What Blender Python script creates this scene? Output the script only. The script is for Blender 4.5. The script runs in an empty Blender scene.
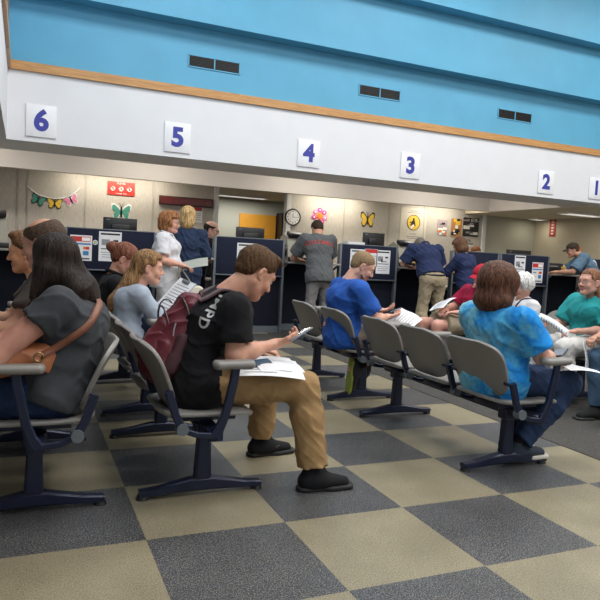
import bpy, bmesh, math, random
import numpy as np
from mathutils import Vector, Matrix
from mathutils.bvhtree import BVHTree
from mathutils.noise import noise as mnoise
R=math.radians
rnd=random.Random(7)
scene=bpy.context.scene
COL=scene.collection
PI=math.pi
# ---------------------------------------------------------------- materials
def sock(n,k,v):
    if k in n.inputs: n.inputs[k].default_value=v
def base_mat(name,col,rough=.6,metal=0,spec=.5,sheen=0):
    m=bpy.data.materials.new(name); m.use_nodes=True
    b=m.node_tree.nodes['Principled BSDF']
    sock(b,'Base Color',(*col,1)); sock(b,'Roughness',rough); sock(b,'Metallic',metal); sock(b,'Specular IOR Level',spec)
    if sheen: sock(b,'Sheen Weight',sheen)
    return m
def ramp(nt,fac,stops):
    r=nt.nodes.new('ShaderNodeValToRGB')
    while len(r.color_ramp.elements)<len(stops): r.color_ramp.elements.new(.5)
    for e,(p,c) in zip(r.color_ramp.elements,stops): e.position=p; e.color=(*c,1)
    nt.links.new(fac,r.inputs[0]); return r.outputs[0]
def coords(nt,sc=(1,1,1),kind='Object'):
    t=nt.nodes.new('ShaderNodeTexCoord'); mp=nt.nodes.new('ShaderNodeMapping')
    mp.inputs['Scale'].default_value=sc
    nt.links.new(t.outputs[kind],mp.inputs[0]); return mp.outputs[0]
def noise(nt,vec,scale,detail=3,rough=.5,dist=0):
    n=nt.nodes.new('ShaderNodeTexNoise'); n.inputs['Scale'].default_value=scale; n.inputs['Detail'].default_value=detail
    n.inputs['Roughness'].default_value=rough; n.inputs['Distortion'].default_value=dist
    nt.links.new(vec,n.inputs['Vector']); return n.outputs[0]
def bump(nt,h,strength=.2,dist=.01):
    b=nt.nodes.new('ShaderNodeBump'); b.inputs['Strength'].default_value=strength; b.inputs['Distance'].default_value=dist
    nt.links.new(h,b.inputs['Height']); nt.links.new(b.outputs[0],nt.nodes['Principled BSDF'].inputs['Normal'])
def mixc(nt,fac,a,b):
    m=nt.nodes.new('ShaderNodeMix'); m.data_type='RGBA'
    nt.links.new(fac,m.inputs[0])
    for i,v in ((6,a),(7,b)):
        if isinstance(v,tuple): m.inputs[i].default_value=(*v,1)
        else: nt.links.new(v,m.inputs[i])
    return m.outputs[2]
def tobase(nt,o): nt.links.new(o,nt.nodes['Principled BSDF'].inputs['Base Color'])
def mul(c,k): return tuple(min(1,x*k) for x in c)
def mottled(name,col,scale=8,var=.12,rough=.6,bmp=.1,bs=60,metal=0,sc=(1,1,1),spec=.5,sheen=0):
    m=base_mat(name,col,rough,metal,spec,sheen); nt=m.node_tree; v=coords(nt,sc)
    n=noise(nt,v,scale,4); tobase(nt,ramp(nt,n,[(.3,mul(col,1-var)),(.7,mul(col,1+var))]))
    if bmp: bump(nt,noise(nt,v,bs,4),bmp,.004)
    return m
_c={}
def fabric(col,kind='knit'):
    k=('fab',col,kind)
    if k not in _c:
        m=mottled('fabric_'+kind,col,14,.10,.85,.25,420 if kind=='knit' else 260,spec=.15,sheen=.03); nt=m.node_tree
        w_=nt.nodes.new('ShaderNodeTexNoise'); w_.noise_type='RIDGED_MULTIFRACTAL'; w_.inputs['Scale'].default_value=5.5; w_.inputs['Detail'].default_value=2.5; w_.inputs['Distortion'].default_value=.8
        nt.links.new(coords(nt,(1,1,1.5)),w_.inputs['Vector']); b2=nt.nodes.new('ShaderNodeBump'); b2.inputs['Strength'].default_value=.55; b2.inputs['Distance'].default_value=.012
        nt.links.new(w_.outputs[0],b2.inputs['Height']); b1=[n for n in nt.nodes if n.type=='BUMP' and n!=b2][0]; nt.links.new(b2.outputs[0],b1.inputs['Normal'])
        _c[k]=m
    return _c[k]
def skinm(col):
    k=('skin',col)
    if k not in _c:
        m=base_mat('skin',col,.5,0,.35); nt=m.node_tree; v=coords(nt)
        n=noise(nt,v,22,3); tobase(nt,ramp(nt,n,[(.3,(col[0]*.9,col[1]*.8,col[2]*.78)),(.7,(min(1,col[0]*1.06),col[1]*1.06,col[2]*1.08))]))
        b=nt.nodes['Principled BSDF']; sock(b,'Subsurface Weight',.12); sock(b,'Subsurface Radius',(.012,.005,.003)); sock(b,'Subsurface Scale',1.0)
        bump(nt,noise(nt,v,300,2),.08,.002); _c[k]=m
    return _c[k]
def hairm(col):
    k=('hair',col)
    if k not in _c:
        m=base_mat('hair',col,.5,0,.2); nt=m.node_tree; v=coords(nt,(1,1,.13))
        n=noise(nt,v,95,5,.65,.6); tobase(nt,ramp(nt,n,[(.36,mul(col,.35)),(.5,col),(.64,mul(col,2.0))]))
        bump(nt,n,.8,.012); _c[k]=m
    return _c[k]
def hairshort(col):
    k=('hairs',col)
    if k not in _c:
        m=base_mat('short_hair',col,.65,0,.15); nt=m.node_tree; v=coords(nt,(1,1,.6))
        n=noise(nt,v,130,5,.6,.4); tobase(nt,ramp(nt,n,[(.3,mul(col,.55)),(.52,col),(.72,mul(col,1.5))]))
        bump(nt,n,.7,.008); _c[k]=m
    return _c[k]
def plain(name,col,rough=.5,metal=0,spec=.5):
    k=(name,col,rough)
    if k not in _c: _c[k]=mottled(name,col,6,.05,rough,.03,120,metal,spec=spec)
    return _c[k]
def denim(col=(.045,.08,.16)):
    k=('denim',col)
    if k not in _c:
        m=base_mat('denim',col,.85,0,.15); nt=m.node_tree; v=coords(nt)
        n=noise(nt,v,9,4); f=noise(nt,v,500,2)
        tobase(nt,mixc(nt,f,ramp(nt,n,[(.35,mul(col,.7)),(.7,mul(col,1.6))]),mul(col,.8))); bump(nt,f,.3,.002); _c[k]=m
    return _c[k]
def emis(name,col,s):
    m=bpy.data.materials.new(name); m.use_nodes=True; b=m.node_tree.nodes['Principled BSDF']
    sock(b,'Base Color',(*col,1)); sock(b,'Emission Color',(*col,1)); sock(b,'Emission Strength',s); return m
# ---------------------------------------------------------------- object helpers
def tag(o,label=None,cat=None,group=None,kind=None):
    if label: o['label']=label
    if cat: o['category']=cat
    if group: o['group']=group
    if kind: o['kind']=kind
    return o
def empty(name,loc=(0,0,0),rz=0,label=None,cat=None,group=None):
    o=bpy.data.objects.new(name,None); o.empty_display_size=.1; COL.objects.link(o); o.location=loc; o.rotation_euler=(0,0,rz)
    return tag(o,label,cat,group)
def link(name,me,mat=None,parent=None,smooth=False):
    if mat is not None:
        for mm in (mat if isinstance(mat,(list,tuple)) else [mat]): me.materials.append(mm)
    if smooth: me.shade_smooth()
    o=bpy.data.objects.new(name,me); COL.objects.link(o)
    if parent: o.parent=parent
    return o
class MB:
    def __init__(s): s.bm=bmesh.new(); s.mi=0
    def _fin(s,verts,M):
        bmesh.ops.transform(s.bm,matrix=M,verts=verts)
        fs=set(f for v in verts for f in v.link_faces)
        for f in fs: f.material_index=s.mi
        return verts
    def box(s,c,d,rot=None,bev=0):
        g=bmesh.ops.create_cube(s.bm,size=1)['verts']
        M=Matrix.Diagonal((*d,1))
        bmesh.ops.transform(s.bm,matrix=M,verts=g)
        if bev:
            es=list(set(e for v in g for e in v.link_edges))
            r=bmesh.ops.bevel(s.bm,geom=es,offset=bev,segments=2,affect='EDGES',profile=.5)
            g=list(set(v for f in r['faces'] for v in f.verts)|set(v for v in g if v.is_valid))
            # gather the full island
            seen=set(g); st=list(g)
            while st:
                v=st.pop()
                for e in v.link_edges:
                    w=e.other_vert(v)
                    if w not in seen: seen.add(w); st.append(w)
            g=list(seen)
        T=Matrix.Translation(c)
        if rot is not None: T=T@(rot if isinstance(rot,Matrix) else Matrix.Rotation(rot[0],4,rot[1]))
        return s._fin(g,T)
    def cyl(s,a,b,r,r2=None,n=20,caps=True):
        a=Vector(a);b=Vector(b);d=b-a
        g=bmesh.ops.create_cone(s.bm,cap_ends=caps,segments=n,radius1=r,radius2=r if r2 is None else r2,depth=d.length)['verts']
        return s._fin(g,Matrix.Translation((a+b)/2)@d.to_track_quat('Z','Y').to_matrix().to_4x4())
    def sph(s,c,r,n=16,rot=None):
        g=bmesh.ops.create_uvsphere(s.bm,u_segments=n,v_segments=n//2+2,radius=1)['verts']
        r=(r,r,r) if not isinstance(r,(tuple,list)) else r
        M=Matrix.Translation(c)
        if rot: M=M@Matrix.Rotation(rot[0],4,rot[1])
        return s._fin(g,M@Matrix.Diagonal((*r,1)))
    def bar(s,pts,w,h,side=(0,1,0)):
        """rectangular section bar swept through pts; w along side, h across"""
        side=Vector(side).normalized(); P=[Vector(p) for p in pts]; rings=[]
        for i,p in enumerate(P):
            t=(P[min(i+1,len(P)-1)]-P[max(i-1,0)]).normalized(); n=t.cross(side).normalized()
            ww=w[i] if isinstance(w,(list,tuple)) else w; hh=h[i] if isinstance(h,(list,tuple)) else h
            c=.3
            pr=[(-1,-1+c),(-1+c,-1),(1-c,-1),(1,-1+c),(1,1-c),(1-c,1),(-1+c,1),(-1,1-c)]
            rings.append([s.bm.verts.new(p+side*(ww/2*a)+n*(hh/2*b)) for a,b in pr])
        k=8
        for i in range(len(rings)-1):
            for j in range(k): 
                f=s.bm.faces.new((rings[i][j],rings[i][(j+1)%k],rings[i+1][(j+1)%k],rings[i+1][j])); f.material_index=s.mi
        for r in (rings[0][::-1],rings[-1]): s.bm.faces.new(r).material_index=s.mi
    def tube(s,pts,r,n=10,closed=False):
        P=[Vector(p) for p in pts]; rings=[]; up=Vector((0,0,1)); N=len(P)
        for i,p in enumerate(P):
            t=((P[(i+1)%N]-P[i-1]) if closed else (P[min(i+1,N-1)]-P[max(i-1,0)])).normalized()
            a=t.cross(up); a=a.normalized() if a.length>1e-3 else Vector((1,0,0)); b=t.cross(a).normalized()
            rr=r[i] if isinstance(r,(list,tuple)) else r
            rings.append([s.bm.verts.new(p+a*rr*math.cos(2*PI*j/n)+b*rr*math.sin(2*PI*j/n)) for j in range(n)])
        for i in range(N if closed else N-1):
            for j in range(n): s.bm.faces.new((rings[i][j],rings[i][(j+1)%n],rings[(i+1)%N][(j+1)%n],rings[(i+1)%N][j])).material_index=s.mi
        if not closed:
            s.bm.faces.new(rings[0][::-1]).material_index=s.mi; s.bm.faces.new(rings[-1]).material_index=s.mi
    def grid(s,fn,nu,nv,thick=0):
        """surface fn(u,v)->point; thick adds a back side"""
        V=[[s.bm.verts.new(fn(i/nu,j/nv)) for j in range(nv+1)] for i in range(nu+1)]
        F=[s.bm.faces.new((V[i][j],V[i+1][j],V[i+1][j+1],V[i][j+1])) for i in range(nu) for j in range(nv)]
        for f in F: f.material_index=s.mi
        if thick:
            s.bm.normal_update()
            vs=[v for r in V for v in r]; N={v:v.normal.copy() for v in vs}
            W=[[s.bm.verts.new(v.co-N[v]*thick) for v in r] for r in V]
            for i in range(nu):
                for j in range(nv): s.bm.faces.new((W[i][j],W[i][j+1],W[i+1][j+1],W[i+1][j])).material_index=s.mi
            for i in range(nu):
                s.bm.faces.new((V[i][0],W[i][0],W[i+1][0],V[i+1][0])).material_index=s.mi
                s.bm.faces.new((V[i][nv],V[i+1][nv],W[i+1][nv],W[i][nv])).material_index=s.mi
            for j in range(nv):
                s.bm.faces.new((V[0][j],V[0][j+1],W[0][j+1],W[0][j])).material_index=s.mi
                s.bm.faces.new((V[nu][j],W[nu][j],W[nu][j+1],V[nu][j+1])).material_index=s.mi
    def poly(s,pts,depth):
        """prism: closed outline pts (3D) extruded by vector depth"""
        d=Vector(depth); a=[s.bm.verts.new(p) for p in pts]; b=[s.bm.verts.new(Vector(p)+d) for p in pts]; n=len(pts)
        fs=[s.bm.faces.new(a),s.bm.faces.new(b[::-1])]+[s.bm.faces.new((a[i],b[i],b[(i+1)%n],a[(i+1)%n])) for i in range(n)]
        for f in fs: f.material_index=s.mi
    def build(s,name,mat,parent=None,smooth=False,sub=0):
        bmesh.ops.recalc_face_normals(s.bm,faces=s.bm.faces)
        me=bpy.data.meshes.new(name); s.bm.to_mesh(me); s.bm.free()
        o=link(name,me,mat,parent,smooth)
        if smooth:
            try: me.set_sharp_from_angle(angle=R(40))
            except Exception: pass
        if sub:
            md=o.modifiers.new('s','SUBSURF'); md.levels=md.render_levels=sub
        return o
def B(name,c,d,mat,parent=None,bev=0,rot=None):
    m=MB(); m.box(c,d,rot,bev); return m.build(name,mat,parent,smooth=bool(bev))
def struct(name,c,d,mat,parent=None):
    o=B(name,c,d,mat,parent)
    if not parent: o['kind']='structure'
    return o
def span(name,x0,x1,y0,y1,z0,z1,mat,parent=None): return struct(name,((x0+x1)/2,(y0+y1)/2,(z0+z1)/2),(x1-x0,y1-y0,z1-z0),mat,parent)
def text_mesh(s,size,depth=.002,off=0,align='CENTER',res=3,space=1):
    cu=bpy.data.curves.new('t','FONT'); cu.body=s; cu.size=size; cu.extrude=depth; cu.offset=off; cu.align_x=align; cu.align_y='CENTER'; cu.resolution_u=res; cu.space_character=space
    o=bpy.data.objects.new('t',cu); COL.objects.link(o); dg=bpy.context.evaluated_depsgraph_get()
    me=bpy.data.meshes.new_from_object(o.evaluated_get(dg)); bpy.data.objects.remove(o); bpy.data.curves.remove(cu); return me
def text(name,s,size,mat,M,parent=None,depth=.001,off=0,sx=1,align='CENTER'):
    """M: matrix placing text's XY plane"""
    me=text_mesh(s,size,depth,off,align); me.transform(M@Matrix.Diagonal((sx,1,1,1))); return link(name,me,mat,parent)
def facing_front(x,y,z): # text/poster plane whose face looks to -Y
    return Matrix.Translation((x,y,z))@Matrix.Rotation(PI/2,4,'X')
# ---------------------------------------------------------------- signed-distance modelling of bodies, clothes, hair
def V3(p): return np.array(p,dtype=np.float32)
def unit(v): v=np.array(v,float); return v/(np.linalg.norm(v)+1e-9)
def cap(a,b,ra,rb,k=.03,w=None,wf=1,cut=False,cuta=False):
    """tapered limb a->b; w: direction made wf times wider; cut: flat end at b"""
    return dict(t='cap',a=V3(a),b=V3(b),ra=ra,rb=rb,k=k,w=None if w is None else V3(unit(w)),wf=wf,cut=cut,cuta=cuta)
def ell(c,r,ax=None,k=.02):
    return dict(t='ell',c=V3(c),r=V3(r),ax=np.eye(3,dtype=np.float32) if ax is None else np.array(ax,np.float32),k=k)
def pbounds(p):
    if p['t']=='cap':
        m=max(p['ra'],p['rb'])*max(p['wf'],1); return np.minimum(p['a'],p['b'])-m, np.maximum(p['a'],p['b'])+m
    m=float(p['r'].max()); return p['c']-m,p['c']+m
def peval(p,P):
    if p['t']=='cap':
        a,b=p['a'],p['b']
        if p['w'] is not None:
            w=p['w']; s=1/p['wf']-1
            P2=P+((P-a)@w)[...,None]*(w*s); b2=b+((b-a)@w)*(w*s)
        else: P2,b2=P,b
        ba=b2-a; L=float(ba@ba)+1e-9; t=np.clip(((P2-a)@ba)/L,0,1)
        d=np.linalg.norm(P2-a-t[...,None]*ba,axis=-1)-(p['ra']+t*(p['rb']-p['ra']))
        if p['cut'] or p['cuta']:
            n=(b-a)/np.linalg.norm(b-a)
            if p['cut']: d=np.maximum(d,(P-b)@n)
            if p['cuta']: d=np.maximum(d,-((P-a)@n))
        return d
    q=(P-p['c'])@p['ax'].T; k0=np.linalg.norm(q/p['r'],axis=-1); k1=np.linalg.norm(q/(p['r']**2),axis=-1)
    return k0*(k0-1)/np.maximum(k1,1e-6)
def smin(a,b,k):
    h=np.maximum(k-np.abs(a-b),0)/k; return np.minimum(a,b)-h*h*k*.25
def field(adds,subs,lo,hi,h,post=None,closed=True):
    n=np.maximum(np.ceil((hi-lo)/h).astype(int)+1,3)
    ax=[(lo[i]+h*np.arange(n[i])).astype(np.float32) for i in range(3)]
    F=np.full(n,.15,np.float32)
    for lst,sg in ((adds,1),(subs,-1)):
        for p in lst:
            l,u=pbounds(p); m=p['k']+2.5*h
            i0=np.clip(np.floor((l-m-lo)/h).astype(int),0,n); i1=np.clip(np.ceil((u+m-lo)/h).astype(int)+1,0,n)
            if (i1<=i0).any(): continue
            sl=tuple(slice(a,b) for a,b in zip(i0,i1))
            P=np.stack(np.meshgrid(*[ax[i][sl[i]] for i in range(3)],indexing='ij'),-1)
            d=peval(p,P)
            F[sl]=smin(F[sl],d,p['k']) if sg>0 else -smin(-F[sl],d,p['k'])
    if post is not None:
        P=np.stack(np.meshgrid(*ax,indexing='ij'),-1); F=post(F,P)
    if closed: F[0]=F[-1]=.1; F[:,0]=F[:,-1]=.1; F[:,:,0]=F[:,:,-1]=.1
    return F
def nets(F,lo,h):
    """surface nets"""
    S=F<0; n=np.array(F.shape)-1
    acc=np.zeros((*n,3),np.float32); cnt=np.zeros(n,np.float32)
    corners=[(i,j,k) for i in(0,1) for j in(0,1) for k in(0,1)]
    def sub(A,c): return A[c[0]:c[0]+n[0],c[1]:c[1]+n[1],c[2]:c[2]+n[2]]
    for c in corners:
        for a in range(3):
            if c[a]==0:
                e=list(c); e[a]=1; f0,f1=sub(F,c),sub(F,e); m=(f0<0)!=(f1<0)
                t=np.where(m,f0/np.where(m,f0-f1,1),0)
                for q in range(3): acc[...,q]+=np.where(m,(c[q] if q!=a else t),0)
                cnt+=m
    act=cnt>0; idx=np.full(n,-1,np.int64); N=int(act.sum()); idx[act]=np.arange(N)
    g=np.stack(np.nonzero(act),-1).astype(np.float32); V=lo+h*(g+acc[act]/cnt[act][:,None])
    Q=[]
    for a in range(3):
        b,c=(a+1)%3,(a+2)%3
        s0=[slice(1,-1)]*3; s0[a]=slice(0,-1); s1=list(s0); s1[a]=slice(1,None)
        A0,A1=S[tuple(s0)],S[tuple(s1)]
        for m,flip in ((A0&~A1,False),(~A0&A1,True)):
            I=np.stack(np.nonzero(m),-1)
            if not len(I): continue
            off=np.array([1,1,1]); off[a]=0; I=I+off
            def cell(db,dc):
                J=I.copy(); J[:,b]-=db; J[:,c]-=dc; return idx[J[:,0],J[:,1],J[:,2]]
            q=np.stack([cell(1,1),cell(0,1),cell(0,0),cell(1,0)],-1)
            Q.append(q[:,::-1] if flip else q)
    return V,(np.concatenate(Q) if Q else np.zeros((0,4),int))
def to_mesh(name,parts):
    Vs,Fs,o=[],[],0
    for V,F in parts: Vs.append(V); Fs.append(F+o); o+=len(V)
    V=np.concatenate(Vs); F=np.concatenate(Fs)
    me=bpy.data.meshes.new(name); me.vertices.add(len(V)); me.vertices.foreach_set('co',V.astype(np.float32).ravel())
    me.loops.add(len(F)*4); me.loops.foreach_set('vertex_index',F.astype(np.int32).ravel())
    me.polygons.add(len(F)); me.polygons.foreach_set('loop_start',np.arange(0,len(F)*4,4,dtype=np.int32))
    me.update(calc_edges=True); me.validate(); me.shade_smooth(); return me
def bounds(adds):
    L=np.min([pbounds(p)[0] for p in adds],0); U=np.max([pbounds(p)[1] for p in adds],0); return L,U
def sdf(name,adds,subs=(),h=.008,mat=None,parent=None,post=None,pad=.02,fine=()):
    """fine: list of (centre, half size, h) boxes meshed finer; the coarse surface stops just inside them"""
    lo,hi=bounds(adds); lo=lo-pad-2*h; hi=hi+pad+2*h
    def drop(VF,boxes,shrink):
        V,F=VF
        if not len(F): return VF
        c=V[F].mean(1); keep=np.ones(len(F),bool)
        for bc,bs in boxes: keep&=~(np.abs(c-V3(bc))<V3(bs)-shrink).all(-1)
        F=F[keep]; u,inv=np.unique(F,return_inverse=True); return V[u],inv.reshape(F.shape)
    out=[drop(nets(field(adds,subs,lo,hi,h,post),lo,h),[(c,s) for c,s,_ in fine],1.6*h)]
    for i,(c,s,hh) in enumerate(fine):
        l=V3(c)-V3(s); u=V3(c)+V3(s)
        out.append(drop(nets(field(adds,subs,l,u,hh,post,False),l,hh),[(c2,s2) for c2,s2,_ in fine[:i]],1.6*hh))
    me=to_mesh(name,[o for o in out if len(o[0])]); return link(name,me,mat,parent)
_w=np.random.RandomState(3); WK=[(_w.randn(3),_w.rand()*6) for _ in range(14)]
def waves(P,freq,i0=0,n=4,stretch=(1,1,1)):
    s=0; st=np.array(stretch,np.float32)
    warp=.6*np.sin((P@np.array([9.,5.,7.],np.float32))*(freq/40))
    for i in range(i0,i0+n):
        k,ph=WK[i%14]; kk=(k*freq*st).astype(np.float32); s=s+np.sin(P@kk+ph+warp*1.5)
    return s/n
def folds(amp,freq=28,i0=0,stretch=(1,1,1)):
    def f(F,P):
        a=waves(P,freq,i0,3,stretch); b=waves(P,freq*.8,i0+5,3,stretch)
        return F+amp*.5*a-amp*1.5*np.maximum(1-np.abs(b)*3.2,0)**1.5+amp*.35
    return f
# ---------------------------------------------------------------- figures
def rotz(v,a): c,s=math.cos(a),math.sin(a); return np.array([v[0]*c-v[1]*s,v[0]*s+v[1]*c,v[2]])
def headframe(hf,roll=0):
    f=unit(hf); l=unit(np.cross([0,0,1],f)); u=np.cross(f,l)
    if roll: l,u=l*math.cos(roll)+u*math.sin(roll), u*math.cos(roll)-l*math.sin(roll)
    return f,l,u
def hand_prims(w,d,nrm,side,curl=.5,s=1.,spread=.0,thumb=.6,kk=.006):
    """w wrist, d direction, nrm palm normal, side=+1 if thumb lies towards cross(d,nrm)"""
    d=unit(d); nrm=unit(np.array(nrm)-np.dot(nrm,d)*d); t=np.cross(d,nrm)*side; w=np.array(w,float)
    P=[]; palm_c=w+d*.045*s
    P.append(cap(w-d*.01,w+d*.03*s,.022*s,.024*s,.02,t,1.25)); P.append(cap(w+d*.03*s,w+d*.078*s,.0155*s,.014*s,.012,t,2.5))
    for i,(o,L,r) in enumerate(((.030,.072,.0088),(.010,.082,.009),(-.010,.076,.0088),(-.029,.060,.0078))):
        p=w+d*.080*s+t*o*s; a=curl*.55; segs=(.45,.31,.24); dd=d+t*o*spread
        for j,q in enumerate(segs):
            v=unit(d*math.cos(a)+nrm*math.sin(a)+t*(o*4*spread)); e=p+v*L*q*s*1.05
            P.append(cap(p,e,(r-.0006*j)*s,(r-.0006*(j+1))*s,kk)); p=e; a+=curl*(.9 if j==0 else .7)
    b=w+d*.022*s+t*.026*s; m=b+unit(d*.62+t*.7+nrm*.3*thumb)*.040*s; e=m+unit(d*.85+t*.18+nrm*.55*thumb)*.032*s; e2=e+unit(d*.9+nrm*.5*thumb)*.022*s
    P+= [cap(b,m,.0145*s,.0115*s,.014),cap(m,e,.011*s,.0095*s,.006),cap(e,e2,.0095*s,.0078*s,.006)]
    return P
def head_prims(H,fr,s=1.,detail=True,jaw=1.):
    f,l,u=fr; H=np.array(H,float)
    def q(x,y,z): return H+(f*x+l*y+u*z)*s
    ax=np.array([f,l,u]); E=lambda c,r,k=.012: ell(q(*c),np.array(r)*s,ax,k*s)
    P=[E((-.014,0,.036),(.098,.077,.084)),E((.026,0,-.022),(.064,.059,.084),.03)]
    P+=[cap(q(-.005,y*.052,-.052),q(.060,y*.014,-.092),.024*s*jaw,.020*s*jaw,.03*s) for y in (-1,1)]
    P+=[E((.072,0,-.094),(.020,.022,.017),.02),cap(q(.078,-.030,.026),q(.078,.030,.026),.014*s,.014*s,.02*s)]
    P+=[E((.064,y*.036,-.030),(.022,.022,.024),.02) for y in(-1,1)]
    P+=[cap(q(.086,0,.012),q(.108,0,-.026),.0085*s,.0115*s,.012*s)]+[E((.098,y*.011,-.031),(.012,.008,.008),.006) for y in(-1,1)]
    P+=[E((.088,0,-.056),(.011,.023,.0055),.005),E((.0865,0,-.067),(.0105,.019,.0065),.005)]
    for y in (-1,1):
        P+=[ell(q(-.006,y*.078,-.004),np.array((.020,.0075,.032))*s,np.array([unit(f-u*.2),unit(l-f*.35*y*-1),u]),.006*s),
            cap(q(.003,y*.080,.020),q(-.014,y*.086,.016),.005*s,.005*s,.006*s),cap(q(-.014,y*.086,.016),q(-.018,y*.086,-.012),.005*s,.005*s,.006*s),
            E((.003,y*.078,-.030),(.008,.006,.010),.006)]
    S=[E((.100,y*.033,.004),(.018,.017,.012),.012) for y in(-1,1)]+[E((-.002,y*.088,-.002),(.007,.006,.012),.004) for y in(-1,1)]
    S+=[cap(q(.102,-.020,-.0615),q(.102,.020,-.0615),.0022*s,.0022*s,.004*s)]
    return P,S,q
BLACK_SOCK=fabric((.012,.012,.014),'sock')
def person(loc,yaw,label,J=None,g=1.,gb=1.,sit=True,skin=(.62,.36,.25),hair=None,top=None,bottom=None,shoes=(.02,.02,.02),sw=.185,
           near=False,glasses=None,hs=1.,hf=(1,0,0),hroll=0,female=False,hands=(1,1),latS=None,brow=None,hcurl=.6,folda=1.,palm=((0,0,-1),(0,0,-1)),lips=(.45,.16,.14),tall=1.,ribw=1.):
    root=empty('person',loc,yaw,label,'person')
    j={}
    if sit:
        j.update(hipR=(0,-.095,.53),hipL=(0,.095,.53),kneeR=(.43,-.13,.53),kneeL=(.43,.13,.53),ankR=(.42,-.13,.09),ankL=(.42,.13,.09),
                 N=(.03,0,.99),H=(.05,0,1.15),elR=(.1,-.25,.70),elL=(.1,.25,.70),wrR=(.32,-.12,.67),wrL=(.32,.12,.67))
    else:
        j.update(hipR=(0,-.09,.90),hipL=(0,.09,.90),kneeR=(.02,-.11,.49),kneeL=(.02,.11,.49),ankR=(-.02,-.12,.09),ankL=(-.02,.12,.09),
                 N=(0,0,1.44),H=(.03,0,1.60),elR=(-.02,-.25,1.13),elL=(-.02,.25,1.13),wrR=(.18,-.2,1.0),wrL=(.18,.2,1.0))
    j.update(toeR=(1,-.1,0),toeL=(1,.1,0),handR=None,handL=None)
    j.update(J or {}); j={k:(None if v is None else np.array(v,float)) for k,v in j.items()}
    fr=headframe(hf,hroll)
    pel=(j['hipR']+j['hipL'])/2; N=j['N']; up=unit(N-pel)
    lat=unit(latS) if latS is not None else np.array([0,1.,0]); fwd=np.cross(lat,up)
    sh={'R':N-lat*sw-up*.055+fwd*.0,'L':N+lat*sw-up*.055}
    for k in 'RL':
        if 'sh'+k in j: sh[k]=j['sh'+k]
    h=.0085 if near else .012
    chest=pel*.32+N*.68; waist=pel*.68+N*.32
    if 'waist' in j: waist=j['waist']
    if 'chest' in j: chest=j['chest']
    gw=g*.97 if female else g
    def torso(t,k=.05):
        P=[cap(j['hipR']*.8+j['hipL']*.2,j['hipL']*.8+j['hipR']*.2,.108*gb+t,.108*gb+t,k),
           cap(pel+up*.03,waist,.098*gb+t,(.086 if female else .092)*g+t,k,lat,1.42),
           cap(waist,chest+fwd*-.005,.09*g+t,.104*g+t,k,lat,1.45*ribw),
           cap(chest,N-up*.09,.104*g+t,.075*g**.5+t,k,lat,1.55*ribw),
           cap(sh['R'],sh['L'],.056*g**.5+t,.056*g**.5+t,k),
           cap(N-up*.05-lat*.03,N-up*.005+lat*.03,.055+t*.8,.05+t*.5,k)]
        if female:
            P+=[ell(chest+fwd*.075*g+lat*y*.075+up*.01,(.062*g+t,.07*g+t,.066*g+t),np.array([fwd,lat,up]),.05) for y in(-1,1)]
        if g>1.12: P+=[ell(waist+fwd*.045*g-up*.02,(.115*g+t,.15*g+t,.13*g+t),np.array([fwd,lat,up]),.06)]
        return P
    def arm(k,t,frac=None,loose=0):
        s,e,w=sh[k],j['el'+k],j['wr'+k]
        if frac is None:
            return [cap(s,e,.054*g**.4+t,.041*g**.3+t,.03),cap(e,e*.6+w*.4,.042*g**.3+t,.040*g**.3+t,.03),cap(e*.6+w*.4,w,.040*g**.3+t,.025+t,.03)]
        if frac<=1:
            b=s+(e-s)*frac; return [cap(s,b,.058*g**.4+t+loose*.3,.052*g**.4+t+loose,.03,cut=True)]
        b=e+(w-e)*(frac-1)
        return [cap(s,e,.056*g**.4+t,.046*g**.3+t+loose*.4,.03),cap(e,b,.047*g**.3+t+loose*.4,.030+t+loose*.5,.03,cut=True)]
    def leg(k,t,frac=2.,loose=0,gg=1.):
        H,K,A=j['hip'+k],j['knee'+k],j['ank'+k]; q=gb**.7
        if frac<=1:
            b=H+(K-H)*frac; return [cap(H,b,.092*q+t,.075*q+t+loose,.04,cut=True)]
        b=K+(A-K)*(frac-1)
        P=[cap(H,K,.092*q+t,.060*q+t,.04)]
        m=K*.65+A*.35+unit(np.cross(K-A,lat))*-.0; rb=.058*q+(.040-.058)*max(0,(frac-1-.35)/.65)
        P+=[cap(K,m,.058*q+t,.058*q+t+loose*.5,.04),cap(m,b,.058*q+t+loose*.5,rb+t+loose,.03,cut=True)]
        return P
    # ---- skin body (one surface)
    HP,HS,q=head_prims(j['H'],fr,hs,jaw=.9 if female else 1.)
    f_,l_,u_=fr
    neck=[cap(j['H']-f_*.022*hs-u_*.055*hs,N+up*.0,.052 if female else .058,.056 if female else .066,.03)]
    P=torso(-.012 if near else -.016)+neck+HP
    fine=[(np.array(q(.01,0,-.0)),(.155*hs,.155*hs,.165*hs),.0036 if near else .0055)]
    for i,k in enumerate('RL'):
        P+=arm(k,-.001 if near else -.002)
        s_,e_,w_=sh[k],j['el'+k],j['wr'+k]; d=j['hand'+k] if j['hand'+k] is not None else w_-e_
        pn=palm[i]; side=1 if k=='R' else -1
        # thumb side: for palm down and hand forward, right thumb points to +left
        HPm=hand_prims(w_,d,pn,side,hcurl,1. if not female else .92)
        P+=HPm
        if hands[i]: fine.append((w_+unit(d)*.085,(.125,.125,.11) if near else (.12,.12,.10),.0036 if near else .0055))
        P+=[cap(j['hip'+k],j['knee'+k],.085*gb**.7-.004,.055,.04),cap(j['knee'+k],j['knee'+k]*.65+j['ank'+k]*.35,.055*gb**.4,.056*gb**.4,.03),cap(j['knee'+k]*.65+j['ank'+k]*.35,j['ank'+k],.054*gb**.4,.036,.03)]
        P+=[cap(j['ank'+k],j['ank'+k]+unit(j['ank'+k]-j['knee'+k])*.03,.036,.034,.02)]
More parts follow.
